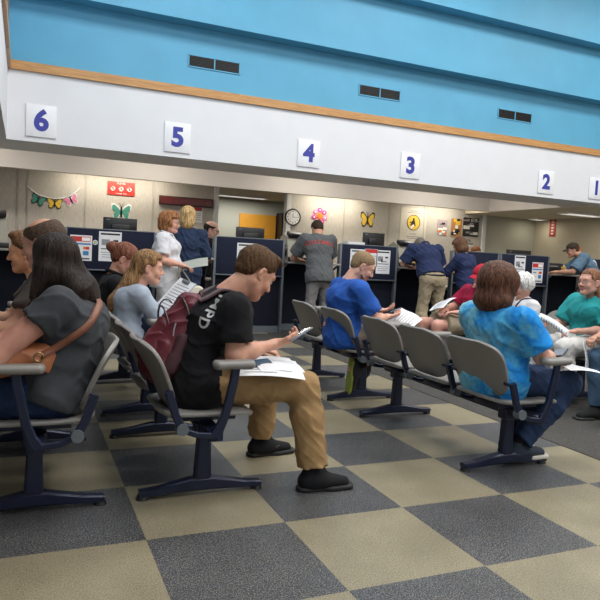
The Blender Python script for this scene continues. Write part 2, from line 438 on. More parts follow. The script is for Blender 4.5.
        td=unit(j['toe'+k]); P+=[] if shoes is not None else [cap(j['ank'+k]-td*.03-np.array([0,0,.03]) if abs(td[2])<.5 else j['ank'+k],j['ank'+k]+td*.15-np.array([0,0,.05])*(abs(td[2])<.5),.034,.024,.03)]
    lipc=np.array(q(.098,0,-.0615))
    sk=skinm(skin)
    body=sdf('body',P,HS,h,[sk,plain('lips',lips,.45)],root,fine=fine)
    me=body.data; n=len(me.polygons); c=np.zeros(n*3,np.float32); me.polygons.foreach_get('center',c); c=c.reshape(-1,3)-lipc
    a=c@f_,c@l_,c@u_
    mi=((np.abs(a[1])<.023*hs)&(np.abs(a[2])<.0115*hs)&(np.abs(a[0])<.02)).astype(np.int32); me.polygons.foreach_set('material_index',mi)
    # ---- eyes, brows
    for y in (-1,1):
        m=MB(); e=q(.0765,y*.032,.001); m.sph(e,.0122*hs,16); m.mi=1
        ev=Vector(q(.0765+.0080,y*.032,.0)); m.sph(ev,(.0058*hs,.0058*hs,.0058*hs),10)
        for z_,t_,r_ in ((.0078,.0105,.0062),(-.0075,.0088,.0052)):
            L_=sdf('eyelid',[cap(q(.0735,y*.021,z_*.45+.001),q(.0800,y*.031,z_+.001),r_*hs,(r_+.0008)*hs,.004),cap(q(.0800,y*.031,z_+.001),q(.0700,y*.044,z_*.5+.001),(r_+.0008)*hs,r_*hs,.004)],[],.0030 if near else .0045,sk,root)
        m.build('eye',[plain('eye_white',(.42,.40,.38),.3),plain('iris',(.05,.035,.03),.2)],root,True)
    if hair: 
        hc=hair['col']; bc=brow or mul(hc,.8)
        if near or glasses is None:
            for y in (-1,1): sdf('eyebrow',[cap(q(.0925,y*.014,.026),q(.090,y*.032,.031),.0035*hs,.004*hs,.004),cap(q(.090,y*.032,.031),q(.079,y*.048,.026),.004*hs,.0025*hs,.004)],h=.0026 if near else .004,mat=hairshort(bc),parent=root)
    if glasses:
        m=MB(); gm=plain('glasses_frame',glasses,.3,.3)
        for y in (-1,1):
            pts=[q(.104+(-.012 if abs(math.cos(t)*.024+y*0)>0 and False else 0)-abs(y*.034+math.cos(t)*.024)*.16,y*.034+math.cos(t)*.024,.0+math.sin(t)*.0165) for t in np.linspace(0,2*PI,17)[:-1]]
            m.tube(pts,.0017*hs,6,True)
            m.tube([q(.095,y*.058,.006),q(.05,y*.077,.008),q(-.005,y*.084,.012)],.0017*hs,6)
        m.tube([q(.102,-.010,.003),q(.104,0,.005),q(.102,.010,.003)],.0017*hs,6)
        m.build('glasses',gm,root,True)
    # ---- hair
    if hair:
        st=hair['style']; t=hair.get('t',.010); f,l,u=fr; ax=np.array([f,l,u]); hm=hairshort(hc) if st in('short','balding') else hairm(hc)
        A=[ell(q(-.016,0,.038),(np.array((.098,.079,.084))+t)*hs,ax,.02)]
        extra=[]
        hl=hair.get('line',.003)
        def loc3(P): 
            D=P-V3(q(0,0,0)); return D@V3(f)/hs,D@V3(l)/hs,D@V3(u)/hs
        amp=hair.get('amp',.004); fq=hair.get('freq',110)
        if st=='short':
            A+=[ell(q(-.055,0,-.02),np.array((.045,.066,.05))*hs,ax,.03)]
            if hair.get('quiff'): A+=[ell(q(.045,0,.108),np.array((.05,.055,.026))*hs,ax,.02)]
            def post(F,P):
                x,y,z=loc3(P)
                cut=.63*x-.776*z-hl; cut=np.maximum(cut,-(z+.072+.0*x)); F=F+(t+.001)*np.clip((cut+.035)/.035,0,1)**1.5
                ear=.030-np.sqrt((x+.004)**2+(z+.006)**2)
                return np.maximum(np.maximum(F+amp*waves(P,fq,0,4),cut),np.where(np.abs(y)>.05,ear,-1))
        elif st=='balding':
            def post(F,P):
                x,y,z=loc3(P); cut=.63*x-.776*z-hl
                top_=z-hair.get('bald',.055)-.25*np.maximum(-x,0)+.0*y; ear=.030-np.sqrt((x+.004)**2+(z+.006)**2)
                return np.maximum(np.maximum(np.maximum(F+amp*waves(P,fq),cut),np.maximum(top_,-(z+.07))),np.where(np.abs(y)>.05,ear,-1))
        else:
            low=hair.get('low',-.10)
            for e in hair.get('extra',[]):
                A.append(cap(q(*e[0]),q(*e[1]),e[2]*hs,e[3]*hs,.03,l if len(e)<5 else None,e[4] if len(e)>4 and e[4] else 1.5) if e[0] is not None else None)
            for e in hair.get('ells',[]): A.append(ell(q(*e[0]),np.array(e[1])*hs,ax,.03))
            if hair.get('side',True): A+=[ell(q(-.012,y*.062,-.045),np.array((.062,.030,.075))*hs,ax,.03) for y in(-1,1)]+[ell(q(-.06,0,-.04),np.array((.055,.075,.08))*hs,ax,.03)]
            A+=[cap(*e) for e in hair.get('bextra',[])]
            fx=hair.get('facex',.052); be=hair.get('bare_ear',False)
            def post(F,P):
                x,y,z=loc3(P); face=np.minimum(x-fx+.35*np.abs(y)*0, .072+hair.get('fringe',0)-z)   # removed where in front of fx and below the hairline
                G=np.maximum(F+amp*waves(P,fq,2,5,(1,1,.25) if amp>.002 else (1,1,1)),face)
                if be: G=np.maximum(G,np.where((np.abs(y)>.05),.032-np.sqrt((x+.002)**2+(z+.006)**2),-1))
                if be: G=np.maximum(G,np.where(x>-.02,.63*x-.776*z-.006,-1))
                return G
        A=[a_ for a_ in A if a_]
        sdf('hair',A,h=.0042 if near else .0065,mat=hm,parent=root,post=post)
    # ---- clothes
    tops=None
    if top:
        tt=top.get('t',.012); fr_=top.get('sleeve',.62); lo_=top.get('loose',.012)
        P=torso(tt,.05)+arm('R',tt,fr_,lo_)+arm('L',tt,fr_,lo_)
        hem=top.get('hem',-.13 if sit else -.06); hp=pel+up*hem; hn=unit(up*1.0) if not sit else unit(up*1.0+np.array([-.25,0,0]))
        nk=N+up*.028; 
        P+=[cap(j['hipR']*(.97 if sit else .8)+j['hipL']*(.03 if sit else .2),j['hipL']*(.97 if sit else .8)+j['hipR']*(.03 if sit else .2),.104*gb+tt+.010,.104*gb+tt+.010,.05),cap(pel+up*(hem+.02),waist,.118*max(g,gb)+tt,.098*g+tt,.05,lat,1.28)]
        fd=folds(.0042*folda,24,top.get('seed',0),(1,1,1.6)); fd2=folds(.002*folda,60,5)
        def post(F,P2):
            F=fd2(fd(F,P2),P2); F=np.maximum(F,-((P2-V3(hp))@V3(hn)))
            if sit: F=np.maximum(F,.432-P2[...,2])
            nd=np.linalg.norm((P2-V3(N+up*.045+fwd*.03)),axis=-1); return np.maximum(F,top.get('neckr',.072)-nd) if top.get('neck',True) else F
        tops=sdf(top.get('name','shirt'),P,h=h,mat=top['mat'],parent=root,post=post)
        if top.get('collar'):
            m=MB(); cc=N+up*.012
            ring=[cc+lat*math.cos(a)*.078+fwd*(math.sin(a)*.068+.008)+up*(.016-.02*math.sin(a)) for a in np.linspace(0,2*PI,21)[:-1]]
            m.tube(ring,.014,8,True); m.build('collar',top['mat'],tops,True)
    if bottom:
        tt=bottom.get('t',.010); fl=bottom.get('frac',1.93); lo_=bottom.get('loose',.014)
        P=[cap(j['hipR']*.8+j['hipL']*.2,j['hipL']*.8+j['hipR']*.2,.108*gb+tt,.108*gb+tt,.05),cap(pel,pel+up*.09,.10*gb+tt,.094*gb+tt,.05,lat,1.4)]+leg('R',tt,fl,lo_)+leg('L',tt,fl,lo_)
        fd=folds(.0045*folda,22,3,(1.3,.8,1)); fd2=folds(.0025*folda,55,6)
        bt=sdf(bottom.get('name','trousers'),P,h=h if near else .012,mat=bottom['mat'],parent=root,post=lambda F,P2:fd2(fd(F,P2),P2))
    if shoes is not None:
        for k in 'RL':
            a=j['ank'+k]; td=unit(j['toe'+k]); flat=abs(td[2])<.5
            dn=np.array([0,0,-1.]) if flat else unit(np.cross(td,lat))*(-1 if np.cross(td,lat)[0]>0 else 1)
            if flat: td=unit([td[0],td[1],0])
            sd=np.cross(td,dn); o=a+dn*.09 if flat else a+dn*.045   # sole level under the ankle
            hh=.006 if near else .009; scol=shoes if isinstance(shoes,tuple) else shoes['col']; sole=None if isinstance(shoes,tuple) else shoes.get('sole')
            up_=[cap(o-td*.035-dn*.046,o+td*.05-dn*.050,.043,.043,.03,sd,1.05),cap(o+td*.05-dn*.050,o+td*.175-dn*.032,.043,.027,.03,sd,1.3),cap(o-td*.005-dn*.05,o-td*.005-dn*.108,.050,.045,.03,cut=True),cap(o+td*.03-dn*.075,o+td*.055-dn*.10,.024,.014,.02,sd,1.3)]
            def pst(F,P2,o=o,dn=dn): return np.maximum(F,(P2-V3(o))@V3(dn)+.012)
            s1=sdf('shoe',up_,h=hh,mat=fabric(scol,'shoe'),parent=root,post=pst)
            sl=[cap(o-td*.045-dn*.012,o+td*.18-dn*.012,.041,.036,.02,sd,1.1),cap(o+td*.10-dn*.012,o+td*.19-dn*.012,.036,.030,.03,sd,1.5)]
            def psl(F,P2,o=o,dn=dn):
                z=(P2-V3(o))@V3(dn); return np.maximum(np.maximum(F,z+.001),-z-.024)
            sdf('sole',sl,h=hh*.8,mat=plain('shoe_sole',sole or mul(scol,.8),.7),parent=s1,post=psl)
            sock=sdf('sock',[cap(a,a+unit(j['knee'+k]-a)*.10,.0465,.046,.01,cut=True)],[],hh,BLACK_SOCK,root)
            if near:
                m=MB()
                for i in range(4):
                    c=o+td*(.060+.022*i)-dn*(.096-.011*i); m.tube([c-sd*.022,c-dn*.004,c+sd*.022],.0028,6)
                c=o+td*.05-dn*.104
                m.tube([c,c-dn*.028+sd*.02,c-dn*.03+sd*.03+td*.02,c-dn*.006+sd*.01,c],.0022,6); m.tube([c,c-dn*.025-sd*.02,c-dn*.028-sd*.028+td*.02,c-dn*.005,c],.0022,6)
                m.build('laces',plain('lace',(.03,.03,.03),.8),s1,True)
    info=dict(root=root,j=j,sh=sh,q=q,fr=fr,N=N,pel=pel,up=up,fwd=fwd,lat=lat,top=tops,chest=chest,waist=waist)
    return info
def decal(name,me,M,dirn,target,mat,parent,off=.003):
    """drape a flat lettering mesh on a garment: each vertex is carried along dirn on to the cloth"""
    bm=bmesh.new(); bm.from_mesh(target.data); bv=BVHTree.FromBMesh(bm); bm.free()
    me.transform(M); d=Vector(dirn).normalized()
    for v in me.vertices:
        hit=bv.ray_cast(v.co,d)
        if hit[0] is None: hit=bv.find_nearest(v.co+d*.2)
        v.co=hit[0]-d*off
    return link(name,me,mat,parent)
# ================================================================ materials of the place
M_wall=mottled('painted_wall',(.72,.74,.78),3,.02,.7,.04,90)
M_wallwarm=mottled('header_paint',(.70,.66,.64),3,.02,.7,.04,90)
M_blue=mottled('blue_wall_paint',(.095,.36,.56),2.5,.05,.55,.05,70)
M_back=base_mat('fabric_wall_panel',(.42,.39,.35),.9,0,.1); _n=M_back.node_tree
_v=coords(_n,(1,1,.15)); tobase(_n,ramp(_n,noise(_n,_v,60,4,.6),[(.3,(.42,.40,.38)),(.7,(.56,.53,.50))])); bump(_n,noise(_n,coords(_n),300,2),.25,.003)
M_beige=mottled('beige_wall',(.50,.46,.38),3,.03,.75,.04,90)
M_grey=mottled('grey_green_wall',(.42,.43,.38),3,.03,.75,.04,90)
M_ceil=mottled('ceiling_paint',(.60,.55,.46),3,.03,.8,.04,60)
M_hall=mottled('hall_ceiling',(.75,.76,.77),3,.02,.8,.03,60)
M_oak=base_mat('oak_trim',(.5,.26,.09),.4); _n=M_oak.node_tree; _v=coords(_n,(.5,1,9)); _o=noise(_n,_v,6,5,.6,1.2)
tobase(_n,ramp(_n,_o,[(.3,(.36,.17,.055)),(.6,(.56,.30,.11))])); bump(_n,_o,.08,.003)
M_navy=mottled('navy_fabric_panel',(.014,.018,.038),20,.12,.85,.3,350,spec=.2)
M_navyd=mottled('dark_desk_front',(.008,.010,.019),20,.12,.8,.2,300,spec=.2)
M_greytrim=plain('grey_metal_trim',(.13,.15,.17),.4,.2)
M_counter=plain('grey_counter_top',(.25,.25,.24),.4)
M_shell=mottled('taupe_plastic',(.21,.20,.185),5,.04,.38,.05,300)
M_steel=plain('navy_painted_steel',(.012,.018,.045),.32,.3)
M_blackp=plain('black_plastic',(.012,.012,.014),.35)
M_screen=plain('dark_screen',(.006,.007,.009),.15)
M_paper=plain('white_paper',(.74,.75,.78),.7)
M_board=plain('white_board',(.80,.82,.86),.5)
M_digit=plain('blue_numeral',(.035,.045,.33),.5)
M_red=plain('red_print',(.55,.035,.03),.5)
M_white=plain('white_print',(.85,.85,.85),.5)
M_black=plain('black_print',(.02,.02,.02),.5)
M_greyp=plain('grey_print',(.25,.26,.28),.6)
M_bluep=plain('blue_print',(.05,.20,.45),.5)
M_orange=plain('orange_print',(.75,.20,.03),.5)
M_yellow=plain('yellow_print',(.78,.52,.06),.5)
M_teal=plain('teal_print',(.06,.30,.24),.5)
M_pink=plain('pink_print',(.72,.22,.42),.5)
# checker floor: two feet squares laid in alternate colours
T=.6096
M_floor=base_mat('rubber_tiles',(.2,.2,.2),.42,0,.45); nt=M_floor.node_tree; v=coords(nt)
ck=nt.nodes.new('ShaderNodeTexChecker'); ck.inputs['Scale'].default_value=1/T
off=nt.nodes.new('ShaderNodeVectorMath'); off.operation='ADD'; off.inputs[1].default_value=(T,.0,.3); nt.links.new(v,off.inputs[0]); nt.links.new(off.outputs[0],ck.inputs['Vector'])
wn=noise(nt,v,210,1,.5); w2=noise(nt,v,150,1,.5); cl=noise(nt,v,3,3)
dark=mixc(nt,ramp(nt,wn,[(.57,(0,0,0)),(.62,(1,1,1))]),(.022,.025,.036),(.26,.265,.26))
dark2=mixc(nt,ramp(nt,w2,[(.60,(0,0,0)),(.66,(1,1,1))]),dark,(.24,.21,.13))
light=mixc(nt,ramp(nt,wn,[(.50,(0,0,0)),(.62,(1,1,1))]),(.215,.185,.115),(.36,.32,.225))
light2=mixc(nt,ramp(nt,w2,[(.60,(0,0,0)),(.68,(1,1,1))]),light,(.14,.12,.08))
cm=nt.nodes.new('ShaderNodeMix'); cm.data_type='RGBA'; nt.links.new(ck.outputs['Fac'],cm.inputs[0]); nt.links.new(dark2,cm.inputs[6]); nt.links.new(light2,cm.inputs[7])
wear=ramp(nt,cl,[(.3,(.82,.82,.82)),(.7,(1.1,1.1,1.1))])
mm=nt.nodes.new('ShaderNodeMix'); mm.data_type='RGBA'; mm.blend_type='MULTIPLY'; mm.inputs[0].default_value=1; nt.links.new(cm.outputs[2],mm.inputs[6]); nt.links.new(wear,mm.inputs[7]); tobase(nt,mm.outputs[2])
bump(nt,wn,.12,.002)
M_carpet=base_mat('walk_off_carpet',(.06,.058,.055),.95,0,.1); nt=M_carpet.node_tree; v=coords(nt); n1=noise(nt,v,150,3,.7)
tobase(nt,ramp(nt,n1,[(.35,(.035,.034,.035)),(.65,(.11,.105,.095))])); bump(nt,n1,.6,.006)
# ================================================================ room
XL,XR,YB,YF=-2.6,11.3,-6.0,10.0
span('floor',XL,XR,YB,YF+.12,-.1,0,M_floor)
span('trim_1',2.86,3.86,YB,6.6,0,.004,M_carpet)['label']='dark grey carpet runner laid in the floor along the aisle'
span('trim_2',3.86,XR,YB,6.2,0,.003,M_carpet)
span('trim_3',XL,2.86,5.55,6.2,0,.003,M_carpet)
span('wall_left',XL-.1,XL,YB,YF+.1,0,2.5,M_wall)
span('wall_right',XR,XR+.1,YB,YF+.1,0,6.2,M_beige)
span('wall_front',XL,XR,YB-.1,YB,0,6.2,M_wall)
# number bulkhead, its return over the left bay, oak rails and blue stepped wall
ZB,ZT,ZO=2.375,3.20,3.305
span('wall_bulkhead',-.69,XR,6.0,6.25,ZB,ZT,M_wall)
span('wall_bulkhead_side',-.94,-.69,YB,6.25,ZB,ZT,M_wall)
span('trim_4',-.69,XR,5.965,6.25,ZT,ZO,M_oak); span('trim_5',-.94,-.655,YB,5.965,ZT,ZO,M_oak)
Z1,Z2,ZC=4.10,4.92,6.1
span('wall_blue_lower',-.69,XR,6.06,6.3,ZO,Z1+.02,M_blue); span('wall_blue_middle',-.72,XR,5.82,6.3,Z1,Z2+.02,M_blue); span('wall_blue_upper',-.72,XR,5.58,6.3,Z2,ZC,M_blue)
span('wall_side_upper',-.94,-.72,YB,6.25,ZO,ZC,M_blue)
span('ceiling',-.94,XR,YB,6.3,ZC,ZC+.1,M_hall)
span('ceiling_left_bay',XL,-.94,YB,6.25,ZB+.02,ZB+.1,M_wall)
# header deeper in, ceilings of the staff area
span('ceiling_bulkhead_soffit',XL,9.0,6.25,6.95,ZB,ZB+.1,M_wall); span('wall_soffit_upstand',XL,9.0,6.9,6.95,ZB+.1,3.1,M_wall)
span('ceiling_recess',XL,9.1,6.9,9.0,3.1,3.2,M_wall)
span('wall_header',XL,9.12,9.0,9.12,2.345,3.15,M_wallwarm); span('wall_header_side',9.0,9.12,6.25,9.0,2.345,3.15,M_wallwarm)
span('ceiling_staff',XL,9.12,9.12,YF,2.60,2.7,M_ceil); span('ceiling_right_bay',9.12,XR,6.25,YF,2.345,2.5,M_ceil)
# fabric back wall with the opening to the next office
span('wall_back',XL,3.0,YF,YF+.12,0,2.7,M_back)
span('wall_back_middle',4.62,9.66,YF,YF+.12,0,2.7,M_back); span('wall_back_over',3.0,4.62,YF,YF+.12,2.50,2.7,M_wall); span('wall_right_bay_back',9.66,XR,YF,YF+.12,0,2.6,M_grey)
for i,(x,w) in enumerate(((3.04,.09),(4.60,.10),(9.70,.09))):
    span(f'trim_{6+i}',x-w/2,x+w/2,YF-.04,YF+.12,0,2.6,M_wall)
for i,x in enumerate((-.58,-.42,.56,1.79,5.92,7.05,7.98)):
    m=MB(); m.box((x,YF-.005,1.3),(.028,.010,2.6)); o=m.build(f'trim_{9+i}',plain('panel_seam',(.40,.38,.35),.5)); o['kind']='structure'
# next office seen through the opening
span('wall_office_back',1.0,7.0,13.0,13.1,0,2.6,M_grey); span('wall_office_left',.9,1.0,YF+.12,13,0,2.6,M_grey); span('wall_office_right',6.6,6.7,YF+.12,13,0,2.6,M_grey)
span('ceiling_office',.9,6.7,YF+.12,13,2.5,2.6,M_ceil); span('floor_office',.9,6.7,YF+.12,13,-.1,0,M_carpet)
d=span('door_1',4.50,5.47,12.95,13.0,0,2.13,plain('orange_door',(.62,.29,.03),.45))
m=MB(); m.tube([(4.60,12.90,1.0),(4.60,12.93,1.0),(4.68,12.93,1.0)],.012); m.cyl((4.60,12.95,1.0),(4.60,12.93,1.0),.03); m.build('door_handle',M_greytrim,d,True)
span('door_2',5.5,5.62,12.6,13.0,0,2.2,M_blackp)
# ---------------------------------------------------------------- numbers over the counters
def board(ch,x,z,w,h,label):
    e=empty('number_sign',(x,5.995,z),0,label,'sign','numbers over the service windows')
    B('board',(0,-.006,0),(w,.012,h),M_board,e,.003)
    me=text_mesh(ch,.335,.002,.014,'CENTER',6); me.transform(facing_front(0,-.0135,-.004)); link('numeral',me,M_digit,e)
W=['sixth','fifth','fourth','third','second','first']
pos={'6':-.31,'5':1.355,'4':3.25,'3':4.965,'2':7.70,'1':8.87}
for ch,x in pos.items(): board(ch,x,2.63,.345,.385,f'white square sign with blue numeral {ch} on the pale bulkhead')
# ---------------------------------------------------------------- wall vents in the blue wall
for x,lb in ((1.83,'double black air vent in blue wall above signs 5 and 4'),(4.39,'double black air vent in blue wall above sign 3'),(6.98,'double black air vent in blue wall, rightmost of three')):
    e=empty('air_vent',(x,6.06,3.665),0,lb,'vent','vents in the blue wall')
    m=MB()
    for a,b,c,d in ((0,.075,.72,.014),(0,-.075,.72,.014)): m.box((a,-.006,b),(c,.012,d))
    for xx in (-.353,0,.353): m.box((xx,-.006,0),(.016,.012,.15))
    m.build('frame',M_blue,e)
    for s in (-1,1):
        m=MB(); m.box((s*.175,-.002,0),(.335,.004,.135)); m.build('opening',M_blackp,e)
        m=MB()
        for k in range(7): m.box((s*.175,-.007,-.055+k*.018),(.33,.010,.004),(R(25),'X'))
        m.build('louvre',plain('louvre_dark',(.012,.014,.017),.5),e)
# ---------------------------------------------------------------- lights
def area(name,loc,size,power,col,rot=(0,0,0)):
    l=bpy.data.lights.new(name,'AREA'); l.shape='RECTANGLE'; l.size,l.size_y=size; l.energy=power; l.color=col
    o=bpy.data.objects.new(name,l); COL.objects.link(o); o.location=loc; o.rotation_euler=rot; return o
def ceil_light(x,y,z,w,d,power,col,label,group=None):
    e=empty('ceiling_light',(x,y,z),0,label,'light',group)
    m=MB()
    for s in (-1,1): m.box((s*(w/2+.012),0,-.02),(.024,d+.048,.04)); m.box((0,s*(d/2+.012),-.02),(w,.024,.04))
    m.build('frame',M_white,e)
    B('diffuser',(0,0,-.006),(w,d,.01),emis('diffuser',(1,.97,.9),1.6),e)
    a=area('lamp',(x,y,z-.05),(w,d),power,col); return e
for x in (1.2,5.0,8.8):
    for y in (-3.4,.0,3.4): ceil_light(x,y,ZC-.002,2.0,1.2,LP if False else 175,(1,.965,.93),'long ceiling light over the waiting area','lights over the waiting area')
for x,w in ((1.1,1.8),(5.6,1.3),(8.2,1.2)): ceil_light(x,9.62,2.598,w,.22,36 if w>1.25 else 28,(1,.90,.70),'ceiling strip light above the fabric back wall','staff area lights')
for x in (-1.6,1.5,4.5,7.3): ceil_light(x,8.0,3.098,1.2,.3,42,(1,.92,.78),'ceiling strip light above the staff area','staff area lights')
ceil_light(4.25,12.2,2.498,1.25,.3,45,(1,.96,.85),'white ceiling strip light in the next office','office lights')
ceil_light(10.3,7.6,2.343,1.0,.3,14,(1,.88,.66),'ceiling strip light over the right counter')
ceil_light(10.9,9.5,2.343,.3,.25,5,(1,.88,.66),'small ceiling light at the back of the right bay')
w=bpy.data.worlds.new('world'); scene.world=w; w.use_nodes=True; w.node_tree.nodes['Background'].inputs[0].default_value=(.8,.88,1,1); w.node_tree.nodes['Background'].inputs[1].default_value=.3
# ---------------------------------------------------------------- camera
def setup_camera():
    f,pitch,roll,yaw=640.996,-.0719093,.0525771,.41047
    C=(-.48353,-2.54872,1.19293)
    cp,sp,cy,sy=math.cos(pitch),math.sin(pitch),math.cos(yaw),math.sin(yaw)
    fw=Vector((sy*cp,cy*cp,sp)); rt=Vector((cy,-sy,0)); up=rt.cross(fw)
    r2=rt*math.cos(roll)+up*math.sin(roll); u2=up*math.cos(roll)-rt*math.sin(roll)
    cam=bpy.data.cameras.new('camera'); o=bpy.data.objects.new('camera',cam); COL.objects.link(o)
    cam.sensor_width=36; cam.lens=36*f/600; cam.clip_start=.05
    M=Matrix((r2,u2,-fw)).transposed().to_4x4(); M.translation=C; o.matrix_world=M; scene.camera=o
setup_camera()
scene.view_settings.view_transform='Standard'; scene.view_settings.look='None'; scene.view_settings.gamma=1; scene.view_settings.exposure=-.6
scene.cycles.use_denoising=True
# ---------------------------------------------------------------- beam seating
def shell(P,wid,ht,th,fn,name,parent,ta=.1,ex=3.2):
    m=MB(); N=18
    def f(u,v):
        s=2*v-1; s*=.985
        wd=wid*(1-abs(s)**ex)**(1/ex)*(1-ta*(1-v))
        return fn((u-.5)*wd,v)
    m.grid(f,N,N,th); return m.build(name,M_shell,parent,True,1)
def bench(loc,yaw,seats,arms,peds,label,armpads=None):
    e=empty('tandem_seating',loc,yaw,label,'seating','tandem seating in the waiting area')
    y0,y1=min(arms),max(arms)
    B('beam',(0,(y0+y1)/2,.345),(.07,y1-y0,.05),M_steel,e,.006)
    for y in peds:
        m=MB(); m.bar([(0,y,.045),(0,y,.33)],.055,[.085,.06],side=(0,1,0)); m.box((0,y,.325),(.10,.075,.07),bev=.01); p=m.build('pedestal',M_steel,e)
        m=MB(); m.bar([(-.30,y,.030),(-.22,y,.034),(-.05,y,.055),(.05,y,.055),(.22,y,.034),(.30,y,.030)],.06,[.028,.034,.062,.062,.034,.028]); m.build('foot',M_steel,p)
        for s in(-1,1):
            m=MB(); m.cyl((s*.285,y,0),(s*.285,y,.022),.03,.024); m.build('foot_glide',M_blackp,p,True)
    for y in seats:
        def bk(a,v): return Vector((-.17-.165*v**1.15+.05*(a/.24)**2*(.4+.6*v),y+a,.452+.322*v))
        shell(None,.525,.3,.024,bk,'backrest',e,.16,3.4)
        def st(a,v): 
            x=-.25+.47*v; d=abs(a)/.25
            return Vector((x,y+a,.424-.018*math.sin(PI*min(1,max(0,v)))*(1-d*d)-.03*max(0,v-.8)**2*25+.02*max(0,.12-v)*5))
        shell(None,.49,.4,.022,st,'seat',e,.06,4.5)
        B('seat_bracket',(0,y,.385),(.30,.20,.03),M_steel,e,.005)
    for y in arms:
        m=MB()
        m.bar([(-.01,y,.345),(.015,y,.385),(.04,y,.45),(.072,y,.60),(.080,y,.662)],.026,[.05,.042,.038,.038,.036]); m.bar([(-.16,y,.385),(-.09,y,.358),(.0,y,.348)],.022,.026)
        m.bar([(-.155,y,.385),(-.19,y,.45),(-.225,y,.56)],.028,.036)
        br=m.build('arm_bracket',M_steel,e)
        m=MB(); m.cyl((-.16,y-.024,.39),(-.16,y+.024,.39),.027); m.build('pivot_cap',M_greytrim,br,True)
        # the bracket's cross rods to the neighbouring shells
        m=MB(); m.cyl((-.218,max(y0-.01,y-.07),.545),(-.218,min(y1+.01,y+.07),.545),.009); m.build('back_rod',M_steel,br)
        o=sdf('armrest',[cap((-.005,y,.674),(.145,y,.676),.026,.025,.01,(0,1,0),1.5)],h=.006,mat=M_shell,parent=e,post=lambda F,P:np.maximum(np.maximum(F,P[...,2]-.694),.656-P[...,2]))
        o.data.shade_smooth()
    return e
XA,XZ,XM,XRR=.34,-.42,2.15,4.20
bench((XA,0,0),0,(.50,1.05,1.60),(.215,.775,1.325,1.88),(.43,1.46),'grey row of joined seats holding the young man with the red backpack')
bench((XA,0,0),0,(2.20,2.75,3.30),(1.93,2.475,3.025,3.58),(1.99,3.15),'grey row of joined seats behind the red backpack, holding two women')
bench((XZ,0,0),PI,(-.50,-1.05,-1.60),(-.215,-.775,-1.325,-1.88),(-.43,-1.46),'grey row of joined seats facing left under the woman with the tan bag')
bench((XZ,0,0),PI,(-2.20,-2.75),(-1.93,-2.475,-3.03),(-1.99,-2.9),'grey row of joined seats facing left, farther back with no one on it')
bench((XM+.01,0,0),0,(.395,.93,1.46),(.10,.665,1.195,1.73),(.365,1.58),'grey row of joined seats holding the woman in the tie-dye shirt')
bench((XM,0,0),0,(2.15,2.78),(1.85,2.465,3.09),(2.12,3.02),'grey row of joined seats holding the bearded man in blue')
bench((XRR,0,0),PI,(-1.10,-1.65,-2.20),(-.82,-1.375,-1.925,-2.48),(-1.15,-1.72),'grey row of joined seats facing left under the woman in teal')
bench((XRR,0,0),PI,(-2.80,-3.35),(-2.53,-3.075,-3.63),(-2.6,-3.5),'grey row of joined seats facing left under the white-haired woman')
# ---------------------------------------------------------------- service desks
def poster(loc,w,h,kind,label,cat='notice',group=None,y=None):
    """printed sheet on a vertical surface, front facing the lobby"""
    e=empty('posted_notice',loc,0,label,cat,group)
    B('sheet',(0,-.002,0),(w,.004,h),M_paper,e)
    def r(x,z,ww,hh,mat,nm='print',t=.0015): 
        return ((x*w,-.0045,z*h),(ww*w,t,hh*h),mat,nm)
    L=[]
    if kind=='cards': L=[r(-.02,.35,.9,.2,M_red),r(.22,.35,.38,.14,M_white,'print',.003),r(0,.16,.9,.06,M_bluep),r(-.25,.0,.3,.06,M_greyp),r(.18,.0,.16,.11,M_orange),r(.30,.0,.16,.11,M_red,'print',.003),r(.22,-.2,.26,.17,M_bluep),r(-.25,-.2,.3,.05,M_yellow),r(0,-.42,.8,.05,M_black)]
    if kind=='photo': L=[r(0,.42,.85,.06,M_black),r(-.2,.14,.36,.2,M_greyp),r(.24,.2,.22,.07,M_black),r(-.1,.06,.12,.12,M_black,'print',.003),r(.1,.02,.3,.05,M_greyp),r(0,-.08,.8,.03,M_black),r(0,-.2,.8,.02,M_greyp),r(0,-.28,.7,.02,M_greyp),r(-.05,-.36,.6,.02,M_greyp)]
    if kind=='redtop': L=[r(0,.38,.9,.22,M_red),r(0,.1,.8,.03,M_greyp),r(0,-.02,.8,.03,M_greyp),r(0,-.14,.7,.03,M_greyp),r(0,-.3,.8,.03,M_greyp)]
    groups={}
    for c,d,mt,nm in L: groups.setdefault(mt.name,[]).append((c,d,mt))
    for k,v in groups.items():
        m=MB()
        for c,d,_ in v: m.box(c,d)
        m.build('print',v[0][2],e)
    return e
YD=6.27
def desk_panel(x0,x1,label):
    e=empty('service_desk',((x0+x1)/2,YD,0),0,label,'desk','navy service desks'); w=x1-x0
    B('screen_panel',(0,.03,1.115),(w-.06,.06,.53),M_navy,e,.008)
    B('top_cap',(0,.03,1.378),(w-.04,.065,.014),M_greytrim,e,.004)
    B('lower_panel',(0,.09,.47),(w-.06,.05,.76),M_navyd,e)
    B('ledge',(0,.02,.842),(w-.06,.08,.018),M_greytrim,e,.004)
    B('kick_board',(0,.06,.05),(w-.02,.06,.10),M_greytrim,e)
    for s in (-1,1): B('end_post',(s*(w/2-.018),.04,.69),(.036,.09,1.38),M_greytrim,e,.006)
    B('worktop',(0,.52,.74),(w-.08,.80,.03),M_counter,e,.004)
    for s in (-1,1): B('side_gable',(s*(w/2-.06),.52,.365),(.03,.76,.71),M_navyd,e)
    return e
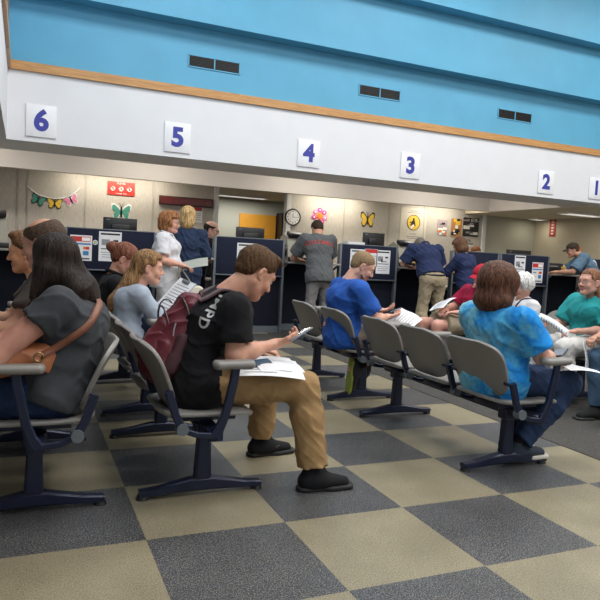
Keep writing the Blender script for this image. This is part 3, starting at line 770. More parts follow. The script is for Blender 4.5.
def counter(x0,x1,label):
    e=empty('service_counter',((x0+x1)/2,YD,0),0,label,'counter','stand-up service counters'); w=x1-x0
    B('counter_top',(0,.17,1.055),(w+.10 if False else w-.01,.55,.03),M_counter,e,.008)
    B('front_panel',(0,.36,.52),(w-.01,.04,1.03),M_navyd,e)
    for s in (-1,1):
        m=MB(); m.bar([(s*(w/2-.03),-.02,1.03),(s*(w/2-.03),.10,.98),(s*(w/2-.03),.22,.90),(s*(w/2-.03),.32,.74)],.02,.03,side=(1,0,0)); m.build('bracket',M_greytrim,e)
    B('kick_board',(0,.33,.05),(w-.01,.03,.10),M_greytrim,e)
    return e
desks=[(-.0,1.18,'navy service desk with card notice and flower sticker under sign 6'),(1.99,3.07,'navy service desk between the blonde woman and the man in the grey shirt'),(3.98,5.02,'navy service desk behind the bearded man in blue'),(6.08,7.06,'navy service desk behind the woman in the navy shirt'),(7.08,8.20,'navy service desk with two notices behind the white-haired woman'),(9.25,10.3,'navy service desk at the far right end')]
for a,b,l in desks: desk_panel(a,b,l)
for a,b,l in ((-1.1,-.01,'grey counter at the far left edge'),(1.19,1.98,'grey counter where the blonde woman stands'),(3.08,3.97,'grey counter where the man in the grey shirt leans'),(5.03,6.07,'grey counter where the man in the navy polo leans'),(8.21,9.24,'grey counter where the man in the brown cap leans')): counter(a,b,l)
desk_panel(-2.2,-1.12,'navy service desk left of the leftmost counter')
yp=YD-.001
poster((.21,yp,1.12),.27,.33,'cards','card payment notice with red heading on the desk under sign 6')
poster((.575,yp,1.155),.29,.39,'photo','black and white notice on the desk under sign 6')
poster((2.48,yp,1.115),.30,.38,'photo','black and white notice on the desk beside the clerk')
poster((4.30,yp,1.13),.28,.36,'photo','black and white notice behind the back of the head of the man in blue')
poster((4.53,yp,1.19),.22,.27,'redtop','red-headed notice on the desk above the man in blue')
poster((4.75,yp,1.13),.25,.37,'photo','black and white notice right of the face of the man in blue')
poster((7.52,yp,1.16),.24,.41,'photo','tall black and white notice above the white-haired woman')
poster((7.93,yp,1.08),.25,.36,'cards','card payment notice with red heading right of the white-haired woman')
# round flower sticker
e=empty('flower_sticker',(.385,yp,1.20),0,'small round white flower sticker on the navy desk','sticker')
m=MB(); m.cyl((0,0,0),(0,-.004,0),.032); m.build('disc',M_paper,e)
m=MB()
for k in range(6): m.cyl((math.cos(k*PI/3)*.017,-.004,math.sin(k*PI/3)*.017),(math.cos(k*PI/3)*.017,-.006,math.sin(k*PI/3)*.017),.007,n=10)
m.build('petals',M_teal,e); m=MB(); m.cyl((0,-.004,0),(0,-.007,0),.01,n=12); m.build('centre',M_yellow,e)
def monitor(x,y,z,w,h,label,rz=0,back=True):
    """seen from behind: z = top edge"""
    e=empty('computer_monitor',(x,y,.755),rz,label,'monitor'); H=z-.755
    B('casing',(0,0,H-h/2),(w,.035,h),M_blackp,e,.006); B('rear_housing',(0,-.03,H-h*.55),(w*.55,.04,h*.5),M_blackp,e,.012)
    B('screen',(0,.0185,H-h/2),(w-.03,.002,h-.03),M_screen,e)
    m=MB(); m.box((0,-.02,H*.35),(.06,.03,H*.7)); m.build('stand',M_blackp,e); B('base',(0,0,.006),(.24,.18,.012),M_blackp,e,.004)
    m=MB(); m.box((-w*.36,-.0185,H-.03),(.05,.001,.010)); m.build('badge',M_greyp,e)
monitor(.76,6.75,1.56,.46,.29,'black monitor behind the desk under sign 6')
monitor(2.68,6.75,1.55,.45,.28,'black monitor behind the desk in front of the orange door')
monitor(4.83,6.75,1.60,.40,.30,'black monitor above the desk behind the man in blue')
monitor(7.88,6.72,1.47,.56,.2,'wide black monitor above the desk with two notices')
def terminal(x,y,label,rz=0):
    e=empty('payment_terminal',(x,y,1.07),rz,label,'terminal')
    m=MB(); m.cyl((0,0,0),(0,0,.01),.05); m.cyl((0,0,.01),(0,.01,.10),.014); m.build('stand',M_blackp,e,True)
    rt=Matrix.Rotation(R(50),4,'X')
    B('body',(0,0,.15),(.12,.17,.04),M_blackp,e,.01,rt); B('display',(0,.005,.181),(.085,.05,.004),plain('blue_display',(.10,.22,.50),.2),e,0,rt)
    m=MB()
    for i in range(3):
        for k in range(4): m.box((-.03+.03*i,-.028-k*.014,.142-k*.017),(.02,.012,.006),rt)
    m.build('keypad',M_greyp,e)
terminal(1.88,6.42,'dark payment terminal with blue display beside the clerk')
terminal(3.86,6.40,'dark payment terminal right of the man in the grey shirt')
def screener(x,y,label,s=1.):
    """eye-test viewer on the counter"""
    e=empty('vision_tester',(x,y,1.07),0,label,'vision tester')
    m=MB(); m.poly([(-.14,-.16,0),(-.14,.16,0),(-.14,.19,.34*s),(-.14,.05,.40*s),(-.14,-.10,.33*s)],(.26,0,0)); m.build('housing',plain('beige_plastic',(.36,.34,.28),.5),e)
    m=MB(); m.box((-.01,-.08,.385*s),(.24,.14,.06),(R(20),'X'),.012); m.build('eye_hood',M_blackp,e,True)
    m=MB(); m.cyl((-.15,-.02,.16),(-.19,-.02,.16),.10); m.build('side_disc',M_blackp,e,True)
    m=MB(); m.box((0,-.19,.035),(.3,.05,.07),bev=.01); m.build('chin_rest',M_blackp,e,True)
screener(3.27,6.44,'beige and black vision tester left of the man in the grey shirt',1.05)
screener(5.20,6.44,'beige and black vision tester left of the man in the navy polo')
screener(-.79,6.40,'beige and black vision tester at the far left counter',1.1)
# counter clutter at the right
e=empty('card_display',(8.78,6.45,1.07),0,'pink and white card standing on the right counter','card'); B('card',(0,0,.09),(.13,.012,.18),plain('pale_pink_card',(.75,.50,.45),.6),e); m=MB(); m.cyl((0,-.007,.10),(0,-.009,.10),.035); m.build('round_mark',M_red,e)
e=empty('cable_coil',(8.72,6.30,1.07),0,'black coiled cable with yellow tag on the right counter','cable'); m=MB()
for k in range(4): m.tube([(math.cos(a)*(.09+.008*k),math.sin(a)*.05,.02+.018*k+.006*math.sin(3*a)) for a in np.linspace(0,2*PI,25)[:-1]],.009,6,True)
m.build('coil',M_blackp,e,True); B('yellow_tag',(-.12,-.0,.12),(.16,.02,.035),M_yellow,e,.005); B('tag_holder',(-.12,.0,.05),(.05,.04,.10),M_blackp,e)
for x,w,l in ((9.05,.5,'black printer on the right counter behind the capped man'),(8.45,.42,'black card reader box on the counter right of the desk with two notices')):
    e=empty('counter_printer',(x,6.52,1.07),0,l,'printer'); B('case',(0,0,.10),(w,.16,.20),M_blackp,e,.015); B('paper_slot',(0,-.081,.14),(w*.6,.004,.02),M_greyp,e)
e=empty('potted_flowers',(9.42,6.6,1.385),0,'orange and yellow flowers at the right edge behind the capped man','flowers'); e.location=(9.42,6.75,.755)
m=MB(); m.cyl((0,0,0),(0,0,.42),.09,.12); m.build('tall_pot',M_counter,e,True)
for k in range(16):
    a=rnd.random()*6.28; r_=rnd.random()*.19; z=.55+rnd.random()*.28; p=(math.cos(a)*r_,math.sin(a)*r_,z)
    m=MB(); m.tube([(p[0]*.3,p[1]*.3,.40),(p[0]*.7,p[1]*.7,z*.8),p],.004,5); st=m.build('stem',M_teal,e)
    m=MB()
    for q in range(6): m.sph((p[0]+math.cos(q*1.05)*.025,p[1]-.01,p[2]+math.sin(q*1.05)*.025),(.02,.008,.02),8)
    m.build('petals',(M_orange,M_yellow,M_pink)[k%3],st,True)
e=empty('mail_tray',(4.35,6.55,.755),0,'white papers in a tray above the desk behind the man in blue','tray'); B('tray',(0,0,.3),(.34,.25,.60),M_blackp,e); B('papers',(0,0,.64),(.30,.22,.06),M_paper,e)
e=empty('gift_box',(5.62,6.6,1.07),0,'yellow box on the counter between the man in navy polo and the brown-haired woman','box'); B('box',(0,0,.12),(.2,.12,.24),M_yellow,e,.01); B('lid',(0,0,.25),(.22,.14,.03),plain('dark_gold',(.35,.25,.05),.5),e,.005)
# ---------------------------------------------------------------- things on the back wall
YW=YF-.004
def butterfly(x,z,w,h,cw,ce,label,par=None,tilt=0):
    e=empty('paper_butterfly',(x,YW,z),0,label,'paper butterfly')
    wing=[(0,.1),(.12,.30),(.35,.52),(.50,.45),(.48,.15),(.30,-.02),(.42,-.18),(.36,-.44),(.18,-.48),(.05,-.2),(0,-.12)]
    for s in(-1,1):
        for k,(f,mt,dz) in enumerate(((1,ce,0),(.78,cw,-.003))):
            cx,cy=.24,0; pts=[(s*((a-cx)*f+cx)*w,dz-.001,((b-cy)*f+cy)*h) for a,b in wing]
            m=MB(); m.poly(pts,(0,-.003,0)); m.build('wing' if k==0 else 'wing_pattern',mt,e)
    m=MB(); m.sph((0,-.008,0),(.016*w/.3,.008,.34*h),10)
    for s in(-1,1): m.tube([(0,-.006,.25*h),(s*.06*w,-.006,.45*h),(s*.12*w,-.006,.52*h)],.004,5)
    m.build('body',M_blackp,e,True)
    e.rotation_euler=(0,tilt,0); return e
m=MB(); pts=[(-.44,2.14),(-.36,2.07),(-.25,2.0),(-.1,1.965),(.02,1.955),(.17,1.975),(.29,2.03),(.38,2.10),(.46,2.19)]
m.tube([(a,YW-.006,b) for a,b in pts],.012,6); e=m.build('garland_string',M_paper); tag(e,'white string garland with three paper butterflies on the left wall','garland')
butterfly(-.25,1.91,.25,.20,M_teal,M_black,'small green paper butterfly on the garland, left end',tilt=R(20)); butterfly(.03,1.87,.27,.21,M_yellow,M_black,'small yellow paper butterfly on the middle of the garland'); butterfly(.31,1.95,.26,.20,M_pink,M_paper,'small pink paper butterfly on the garland, right end',tilt=R(-25))
butterfly(1.205,1.80,.38,.32,M_teal,M_paper,'teal paper butterfly under the red prohibition sign'); butterfly(6.50,2.02,.36,.34,M_yellow,M_black,'yellow paper butterfly on the wall above the man in blue')
e=empty('prohibition_sign',(1.19,YW,2.235),0,'red sign with three prohibition circles on the fabric wall','sign'); B('board',(0,-.006,0),(.50,.012,.25),plain('red_sign_board',(.62,.05,.04),.5),e,.003)
for k in(-1,0,1):
    m=MB(); m.cyl((k*.15,-.012,-.005),(k*.15,-.014,-.005),.058); m.build('disc',M_paper,e)
    m=MB(); m.tube([(k*.15+.05*math.cos(a),-.016,-.005+.05*math.sin(a)) for a in np.linspace(0,2*PI,21)[:-1]],.008,5,True); m.bar([(k*.15-.035,-.016,.03),(k*.15+.035,-.016,-.04)],.004,.012); m.build('ring',M_red,e)
    m=MB(); m.box((k*.15,-.0145,-.005),(.022,.001,.055)); m.build('pictogram',M_black,e)
text('lettering','PLEASE',.05,M_white,facing_front(0,-.013,.095),e); text('lettering','THANK YOU',.035,M_white,facing_front(0,-.013,-.097),e)
e=empty('ticker_display',(2.43,YW,2.09),0,'long dark red message display above the blonde woman','display'); B('case',(0,-.03,0),(1.06,.06,.17),plain('maroon_case',(.05,.012,.012),.35),e,.006); B('window',(0,-.061,0),(1.0,.003,.12),plain('dark_red_window',(.11,.012,.012),.2),e); m=MB(); m.box((.42,-.064,.0),(.02,.002,.02)); m.build('red_dot',M_red,e)
e=empty('wall_clock',(4.70,YW,1.95),0,'round black-rimmed wall clock right of the office opening','clock')
m=MB(); m.cyl((0,0,0),(0,-.035,0),.165,n=40); m.build('face',M_board,e)
m=MB(); m.tube([(.165*math.cos(a),-.025,.165*math.sin(a)) for a in np.linspace(0,2*PI,41)[:-1]],.020,8,True); m.build('rim',M_blackp,e,True)
for k in range(12):
    a=PI/2-k*PI/6; me=text_mesh(str(k or 12),.042,.0008,.001); me.transform(facing_front(.118*math.cos(a),-.0365,.118*math.sin(a))); link('hour_number',me,M_black,e)
m=MB(); m.bar([(0,-.040,-.01),(-.004,-.040,.075)],.003,.010); m.build('hour_hand',M_black,e); m=MB(); m.bar([(0,-.043,0),(.104,-.043,.004)],.003,.007); m.build('minute_hand',M_black,e)
e=empty('paper_flower',(5.33,YW,2.02),0,'pink paper flower with yellow centre above the man in the grey shirt','paper flower')
for k in range(7):
    a=k*2*PI/7+PI/2; m=MB(); m.sph((.13*math.cos(a),-.006,.13*math.sin(a)),(.06,.005,.05),14); p=m.build('petal',M_pink if k%2 else plain('magenta_print',(.60,.05,.30),.5),e,True)
    m=MB(); m.cyl((.13*math.cos(a),-.012,.13*math.sin(a)),(.13*math.cos(a),-.014,.13*math.sin(a)),.018,n=10); m.build('spot',M_paper,p)
m=MB(); m.sph((0,-.008,0),(.075,.01,.075),16); m.build('centre',M_orange,e,True)
# big poster with the yellow emblem
e=empty('emblem_poster',(7.70,YW,1.90),0,'tall pale poster with round yellow emblem above the man in the navy polo','poster'); B('sheet',(0,-.003,0),(.70,.006,.94),plain('ivory_sheet',(.62,.59,.54),.7),e)
m=MB(); m.cyl((0,-.006,.14),(0,-.009,.14),.175,n=36); m.build('yellow_disc',M_yellow,e); m=MB(); m.tube([(.17*math.cos(a),-.009,.14+.17*math.sin(a)) for a in np.linspace(0,2*PI,37)[:-1]],.008,6,True); m.build('disc_rim',M_black,e)
m=MB(); m.sph((0,-.010,.215),(.028,.003,.028),12); m.poly([(-.03,-.009,.19),(.03,-.009,.19),(.06,-.009,.06),(.03,-.009,.06),(.0,-.009,.11),(-.06,-.009,.06),(-.09,-.009,.08)],(0,-.003,0)); m.poly([(-.10,-.009,.15),(-.02,-.009,.17),(-.02,-.009,.15),(-.1,-.009,.12)],(0,-.003,0)); m.build('black_figure',M_black,e)
m=MB(); m.poly([(-.10,-.013,.02),(.0,-.013,.10),(.02,-.013,.06),(-.05,-.013,.0)],(0,-.002,0)); m.build('white_shape',M_white,e)
m=MB()
for z,w_ in ((.40,.2),(.36,.32),(-.12,.18),(-.18,.34),(-.22,.30)): m.box((0,-.0065,z),(w_,.001,.016))
m.build('print',M_greyp,e)
def wallposter(x,z,w,h,cols,label,sd):
    e=empty('wall_poster',(x,YW,z),0,label,'poster'); B('sheet',(0,-.003,0),(w,.006,h),cols[0],e); r=random.Random(sd)
    for mt in cols[1:]:
        m=MB()
        for k in range(4):
            ww=w*(.15+.35*r.random()); hh=h*(.06+.14*r.random()); m.box(((r.random()-.5)*(w-ww),-.007-.0006*k,(r.random()-.5)*(h-hh)),(ww,.001,hh))
        m.build('print',mt,e)
    return e
wallposter(8.50,1.98,.27,.36,[plain('lilac_print',(.40,.33,.38),.5),M_black,M_orange,M_white],'small colourful poster, first right of the yellow emblem poster',1)
wallposter(8.90,2.0,.30,.42,[plain('brown_print',(.45,.20,.07),.5),M_black,M_white,M_yellow],'orange and black poster between two other posters',2)
wallposter(9.32,2.04,.46,.44,[M_black,M_white,plain('mauve_print',(.35,.28,.33),.5),M_greyp],'large dark poster beside the white corner post',5)
wallposter(9.34,1.60,.5,.3,[plain('pale_sheet',(.55,.52,.47),.6),M_white,M_greyp],'pale notice below the large dark poster',8)
# red vertical sign on the right wall
e=empty('vertical_sign',(XR-.004,9.40,2.17),-PI/2,'narrow red vertical sign on the beige right wall','sign'); B('board',(0,-.006,0),(.2,.012,.48),plain('dull_red',(.42,.07,.05),.5),e,.003)
m=MB()
for k in range(6): m.box((0,-.013,.18-.07*k),(.07,.002,.035))
m.build('lettering_blocks',M_paper,e)
# notices over the staff area
e=poster((2.62,YW,1.85),.3,.3,'redtop','pale notice under the red message display','notice')
# ================================================================ people
def paper(name,loc,w,h,rot,label,cat='paper',bend=.01,mat=None,parent=None,lines=True,group=None):
    """sheet of paper; rot = euler; lines of print on its upper face"""
    e=empty(name,loc,0,label,cat,group); e.rotation_euler=rot
    m=MB(); m.grid(lambda u,v:Vector(((u-.5)*w,(v-.5)*h,bend*math.sin(u*PI)+bend*.6*math.sin(v*5))),8,8,.0015); m.build('sheet',mat or M_paper,e,True)
    if lines:
        m=MB()
        for k in range(7):
            v=.12+.11*k; ww=w*(.75 if k%3 else .5)
            m.grid(lambda u,q:Vector(((u*ww-w*.42),(v+q*.025-.5)*h,bend*math.sin((u*ww-w*.42)/w*PI+PI/2)+bend*.6*math.sin((v+q*.025)*5)+.0015)),6,1)
        m.build('print',M_greyp,e)
    return e
def phone(loc,rot,label,col=None):
    e=empty('mobile_phone',loc,0,label,'phone'); e.rotation_euler=rot
    B('case',(0,0,0),(.075,.150,.009),col or M_blackp,e,.004); B('screen',(0,0,.0052),(.068,.138,.001),plain('phone_screen',(.10,.13,.18),.1),e); m=MB(); m.cyl((-.022,.058,-.0045),(-.022,.058,-.007),.006); m.build('camera_lens',M_screen,e)
    return e
NAVY=fabric((.022,.032,.085)); DGREY=fabric((.050,.055,.062)); BLACK=fabric((.010,.010,.012)); KHAKI=fabric((.34,.215,.10),'twill'); TAN=fabric((.33,.27,.18),'twill')
# --- young man with the red backpack
boy=person((.33,.55,0),0,'person in a black T-shirt and tan trousers with a red backpack, looking at a phone',
  dict(hipR=(0,-.10,.53),hipL=(0,.10,.53),N=(.13,0,.965),H=(.275,-.01,1.085),elR=(.115,-.225,.70),wrR=(.355,-.13,.735),elL=(.16,.22,.69),wrL=(.34,.12,.66),
       kneeR=(.50,-.19,.53),ankR=(.56,-.22,.09),kneeL=(.47,.29,.52),ankL=(.49,.37,.09),toeR=(1,-.06,0),toeL=(1,.1,0),handR=(.95,.12,.18),handL=(.9,-.5,.1),waist=(-.02,0,.67),chest=(.04,0,.83)),
  near=True,skin=(.60,.33,.23),hs=1.06,hf=(.80,.14,-.58),hair=dict(style='short',col=(.085,.044,.020),t=.008,amp=.0035,freq=130,quiff=1,line=.006),sw=.195,
  top=dict(mat=BLACK,sleeve=.72,loose=.016,t=.020,hem=-.22),bottom=dict(mat=KHAKI,frac=1.92,loose=.022,t=.012,name='trousers'),shoes=dict(col=(.014,.014,.016),sole=(.012,.012,.013)),palm=((0,.35,1),(0,0,-1)),hcurl=.75,folda=1.2)
me=text_mesh('IMPD',.074,.0004,.0018,'CENTER',4,1.1)
bm=bmesh.new(); bm.from_mesh(me); bmesh.ops.subdivide_edges(bm,edges=bm.edges,cuts=1); bm.to_mesh(me); bm.free()
j=boy['j']; lat=Vector((-.27,.05,-.96)).normalized(); nrm=Vector((-.72,-.62,.30)); nrm=(nrm-lat*nrm.dot(lat)).normalized(); upv=nrm.cross(lat)  # lettering runs down the spine
M=Matrix((lat,upv,nrm)).transposed().to_4x4(); M.translation=Vector((.035,-.14,.895))+nrm*.25
decal('shirt_lettering',me,M,-nrm,boy['top'],M_white,boy['root'],.004)
# shoe swoosh marks
for k,sy in (('R',-1),('L',-1)):
    a=boy['j']['ank'+k]; m=MB(); o=Vector((a[0]+.055,a[1]+sy*.0455,.048))
    m.poly([o+Vector((-.045,0,-.002)),o+Vector((-.03,0,-.012)),o+Vector((.0,0,-.010)),o+Vector((.055,.008,.016)),o+Vector((.0,0,.001)),o+Vector((-.032,0,.0))],(0,-.004,0)); m.build('shoe_mark',plain('swoosh_grey',(.09,.09,.10),.4),boy['root'])
phone((.815,.43,.780),(R(27),R(-14),R(-84)),'black phone held in the hand of the young man in black',plain('phone_grey',(.22,.25,.32),.3))
paper('paper_sheet',(.635,.36,.628),.32,.24,(R(13),R(3),R(-10)),'white printed sheets lying on the lap of the young man in tan trousers')
paper('paper_sheet',(.68,.38,.640),.24,.18,(R(15),R(3),R(6)),'second white sheet under the phone on the lap in tan trousers',lines=False)
phone((.58,.37,.648),(R(3),R(15),R(-82)),'dark phone lying on the papers in the lap of the young man')
# backpack: worn, so it hangs on him but is its own thing
bp=empty('backpack',(.33,.55,0),0,'dark red backpack worn by the young man in the black T-shirt','backpack')
M_mar=mottled('maroon_nylon',(.115,.010,.020),10,.2,.5,.35,150,spec=.5); M_mard=mottled('maroon_trim',(.05,.012,.018),10,.15,.6,.2,200)
d_=unit((.40,0,.92)); b_=np.array([-.92,0,.40]); lt=np.array([0,1.,0])
o_=np.array([-.075,.03,.74])
fd=folds(.006,26,2)
sdf('main_bag',[cap(o_+b_*.035-d_*.15,o_+b_*.035+d_*.16,.095,.075,.05,lt,1.5),cap(o_+b_*.07-d_*.15,o_+b_*.07+d_*.05,.085,.065,.05,lt,1.5)],[],.006,M_mar,bp,post=lambda F,P:fd(F,P))
pk=sdf('front_pocket',[cap(o_+b_*.125-d_*.12,o_+b_*.11+d_*.02,.065,.050,.04,lt,1.7)],[],.006,M_mar,bp,post=folds(.005,30,5))
sdf('side_pocket',[cap(o_+b_*.03-d_*.14-lt*.12,o_+b_*.03-d_*.0-lt*.115,.045,.040,.03)],[],.006,M_mard,bp,post=folds(.004,34,1))
for kk,(s0,rr,zz) in enumerate(((.02,.148,.10),(.085,.132,.02))):
    m=MB(); pts=[]
    for a in np.linspace(-1.3,1.3,24):
        c=o_+b_*(s0+.03)+d_*(zz+.085*math.cos(a)); pts.append(c+lt*math.sin(a)*rr+b_*.052*math.cos(a)*1.0)
    m.tube(pts,.005,6); m.build('zip',plain('zip_black',(.03,.015,.017),.5),bp,True)
m=MB(); p0=o_+b_*.10-lt*.13+d_*.06; m.tube([p0,p0+np.array([-.01,-.01,-.03]),p0+np.array([-.012,-.012,-.06])],.004,6); m.build('zip_pull',M_greyp,bp,True)
m=MB(); m.tube([o_+d_*.21-lt*.03,o_+d_*.25+b_*.02,o_+d_*.21+lt*.03],.010,8); m.build('grab_handle',M_mard,bp,True)
bm=bmesh.new(); bm.from_mesh(boy['top'].data); bvt=BVHTree.FromBMesh(bm); bm.free()
for s in (-1,1):
    pts=[]
    for t in np.linspace(0,1,18):
        # from the top of the bag over the shoulder and down the chest to the side
        key=[(-.03,s*.09,.93),(.06,s*.11,1.03),(.17,s*.12,1.02),(.26,s*.14,.90),(.20,s*.17,.76),(.02,s*.20,.66)]
        x=t*(len(key)-1); i=min(int(x),len(key)-2); fz=x-i; p=Vector(key[i]).lerp(Vector(key[i+1]),fz)
        hit=bvt.find_nearest(p); q_=hit[0]+hit[1]*.010 if (hit[0]-p).length<.2 else p; pts.append(q_)
    pts=[pts[0]]+[(pts[i-1]+pts[i]*2+pts[i+1])/4 for i in range(1,len(pts)-1)]+[pts[-1]]
    m=MB(); m.bar(pts,.055,.012,side=(.0,1,0.0)); m.build('shoulder_strap',plain('strap_grey_maroon',(.085,.045,.05),.6),bp,True)
# --- woman in the tie-dye shirt
M_tie=base_mat('tie_dye',(.05,.3,.6),.85,0,.15); nt=M_tie.node_tree; v=coords(nt)
n1=noise(nt,v,3.2,2,.5,1.6); n2=noise(nt,v,26,4,.65,1.0); ad=nt.nodes.new('ShaderNodeMath'); ad.operation='MULTIPLY_ADD'; ad.inputs[1].default_value=.30; nt.links.new(n2,ad.inputs[0])
sp=nt.nodes.new('ShaderNodeSeparateXYZ'); nt.links.new(v,sp.inputs[0]); my=nt.nodes.new('ShaderNodeMath'); my.operation='MULTIPLY_ADD'; my.inputs[1].default_value=-.55; nt.links.new(sp.outputs['Y'],my.inputs[0]); nt.links.new(n1,my.inputs[2])
sb=nt.nodes.new('ShaderNodeMath'); sb.operation='SUBTRACT'; sb.inputs[1].default_value=.15; nt.links.new(my.outputs[0],sb.inputs[0]); nt.links.new(sb.outputs[0],ad.inputs[2])
tobase(nt,ramp(nt,ad.outputs[0],[(.38,(.20,.46,.58)),(.52,(.07,.34,.60)),(.62,(.015,.20,.58)),(.70,(.02,.26,.66)),(.85,(.05,.38,.70))])); bump(nt,noise(nt,v,400,2),.2,.003)
tie=person((2.075,.41,0),R(6),'person in a blue tie-dye shirt and jeans with bobbed brown hair, seen from behind',
  dict(N=(-.02,0,.935),H=(-.01,.01,1.055),elR=(.09,-.25,.69),wrR=(.28,-.19,.66),elL=(.2,.30,.70),wrL=(.44,.12,.66),kneeR=(.50,-.13,.49),ankR=(.19,-.04,.12),kneeL=(.50,.10,.49),ankL=(.26,.08,.12),toeR=(1,-.15,-.05),toeL=(1,.1,0),waist=(.03,0,.70),chest=(.0,0,.82)),
  g=1.04,gb=1.02,ribw=1.14,near=True,female=True,sw=.195,skin=(.62,.36,.27),hs=1.03,hf=(.93,.1,-.22),hair=dict(style='long',col=(.085,.034,.018),t=.034,amp=.004,freq=60,ells=[((-.03,0,-.08),(.088,.118,.078))],facex=.05),
  top=dict(mat=M_tie,sleeve=.80,loose=.022,t=.016,neckr=.085),bottom=dict(mat=denim((.025,.045,.10)),frac=1.93,loose=.018),shoes=dict(col=(.035,.045,.065),sole=(.55,.52,.46)),folda=1.3,hands=(1,0))
paper('paper_sheet',(2.56,.27,.60),.20,.28,(0,R(4),R(-20)),'white sheet lying on the knee of the woman in tie-dye')
phone((2.37,.22,.70),(R(10),R(-15),R(-60)),'black phone in the hand of the woman in tie-dye')
# --- woman with the tan bag
lw=person((-.36,.50,0),PI,'person in a charcoal T-shirt with long dark hair and a tan bag on the lap',
  dict(N=(-.07,0,.965),H=(.0,.0,1.10),elL=(.22,.24,.715),wrL=(.45,.14,.74),elR=(.2,-.24,.70),wrR=(.42,-.1,.72),kneeL=(.46,.14,.52),kneeR=(.46,-.14,.52),waist=(-.07,0,.70),chest=(-.09,0,.83),shL=(-.02,.20,.925)),
  g=1.25,gb=1.15,near=True,female=True,skin=(.52,.27,.20),hs=.95,hf=(.78,-.62,-.12),hair=dict(style='long',col=(.022,.014,.011),t=.016,amp=.004,freq=60,bextra=[((-.04,0,1.07),(-.12,.0,.97),.088,.078,.03),((-.12,.03,.98),(-.205,.04,.875),.070,.018,.03,(0,1,0),1.6),((-.06,.08,1.03),(-.11,.12,.93),.05,.02,.03),((.03,.05,1.06),(.075,.07,.95),.055,.022,.03)],facex=.05),
  top=dict(mat=DGREY,hem=-.04,sleeve=.38,loose=.010,t=.013),bottom=dict(mat=denim((.018,.035,.085)),frac=1.93,loose=.016),shoes=(.02,.02,.02),folda=1.3,hands=(0,1))
# tattoo on the near upper arm
bag=empty('shoulder_bag',(-.36,.50,0),PI,'tan leather shoulder bag on the lap of the woman with dark hair','bag')
M_tan=mottled('tan_leather',(.36,.125,.05),9,.18,.5,.2,120)
sdf('bag_body',[cap((.03,.19,.70),(.26,.21,.70),.045,.05,.05,(0,0,1),1.3),cap((.10,.10,.67),(.42,.12,.67),.055,.055,.05,(0,0,1),1.4),cap((.14,.0,.64),(.40,.02,.64),.06,.06,.05)],[],.006,M_tan,bag,post=lambda F,P:np.maximum(folds(.008,24,4)(F,P),.615-P[...,2]))
bm=bmesh.new(); bm.from_mesh(lw['top'].data); bv2=BVHTree.FromBMesh(bm); bm.free()
key=[(.05,.23,.715),(.0,.23,.745),(-.07,.22,.79),(-.15,.17,.86),(-.19,.09,.92),(-.16,-.02,.97),(-.08,-.10,1.0),(.03,-.13,.95),(.10,-.08,.86),(.14,.0,.76),(.16,.04,.70)]
pts=[]
for t in np.linspace(0,1,40):
    x=t*(len(key)-1); i=min(int(x),len(key)-2); p=Vector(key[i]).lerp(Vector(key[i+1]),x-i)
    hit=bv2.find_nearest(p); pts.append(hit[0]+hit[1]*.013 if t>.06 and t<.95 else p)
for _ in range(2): pts=[pts[0]]+[(pts[i-1]+pts[i]*2+pts[i+1])/4 for i in range(1,len(pts)-1)]+[pts[-1]]
def ribbon(name,pts,bv,wid,th,mat,parent):
    bm=bmesh.new(); R0=[]
    for i,p in enumerate(pts):
        t=(pts[min(i+1,len(pts)-1)]-pts[max(i-1,0)]).normalized(); n=bv.find_nearest(p)[1]; s=t.cross(n).normalized()
        R0.append([bm.verts.new(p+s*wid/2*a+n*th*b) for a,b in ((-1,0),(1,0),(1,1),(-1,1))])
    for i in range(len(R0)-1):
        for k in range(4): bm.faces.new((R0[i][k],R0[i][(k+1)%4],R0[i+1][(k+1)%4],R0[i+1][k]))
    bm.faces.new(R0[0][::-1]); bm.faces.new(R0[-1]); bmesh.ops.recalc_face_normals(bm,faces=bm.faces)
    me=bpy.data.meshes.new(name); bm.to_mesh(me); bm.free(); me.shade_smooth(); return link(name,me,mat,parent)
ribbon('strap',pts,bv2,.030,.004,mottled('brown_strap',(.20,.075,.04),12,.15,.5,.15,150),bag)
m=MB(); m.tube([(.055+.018*math.cos(a),.245,.715+.018*math.sin(a)) for a in np.linspace(0,2*PI,17)[:-1]],.004,6,True); m.build('strap_ring',plain('brass',(.35,.22,.10),.3,.8),bag,True)
# --- others in the left block
bald=person((-.38,1.08,0),PI,'person with thinning hair seated behind the woman with long dark hair',
  dict(N=(-.02,0,1.03),H=(.005,.0,1.175),elL=(.16,.27,.74),wrL=(.36,.16,.80),elR=(.16,-.27,.74),wrR=(.36,-.1,.78)),g=1.12,skin=(.56,.32,.22),hs=1.06,hf=(.92,-.42,-.25),
  hair=dict(style='balding',bald=.088,col=(.085,.055,.04),t=.007,amp=.002),top=dict(mat=fabric((.06,.05,.045)),sleeve=.6),bottom=dict(mat=denim()))
teen=person((-.40,1.62,0),PI,'person with short brown hair in a beige T-shirt, face in profile at the left edge',
  dict(N=(-.01,0,.96),H=(.06,.0,1.115),elL=(.14,.2,.68),wrL=(.34,.12,.70)),g=.88,gb=.9,sw=.165,skin=(.70,.36,.20),hs=1.0,hf=(.97,-.15,-.14),
  hair=dict(style='short',col=(.17,.09,.045),t=.012,amp=.005,quiff=1),top=dict(mat=fabric((.25,.21,.16)),sleeve=.65),bottom=dict(mat=denim()))
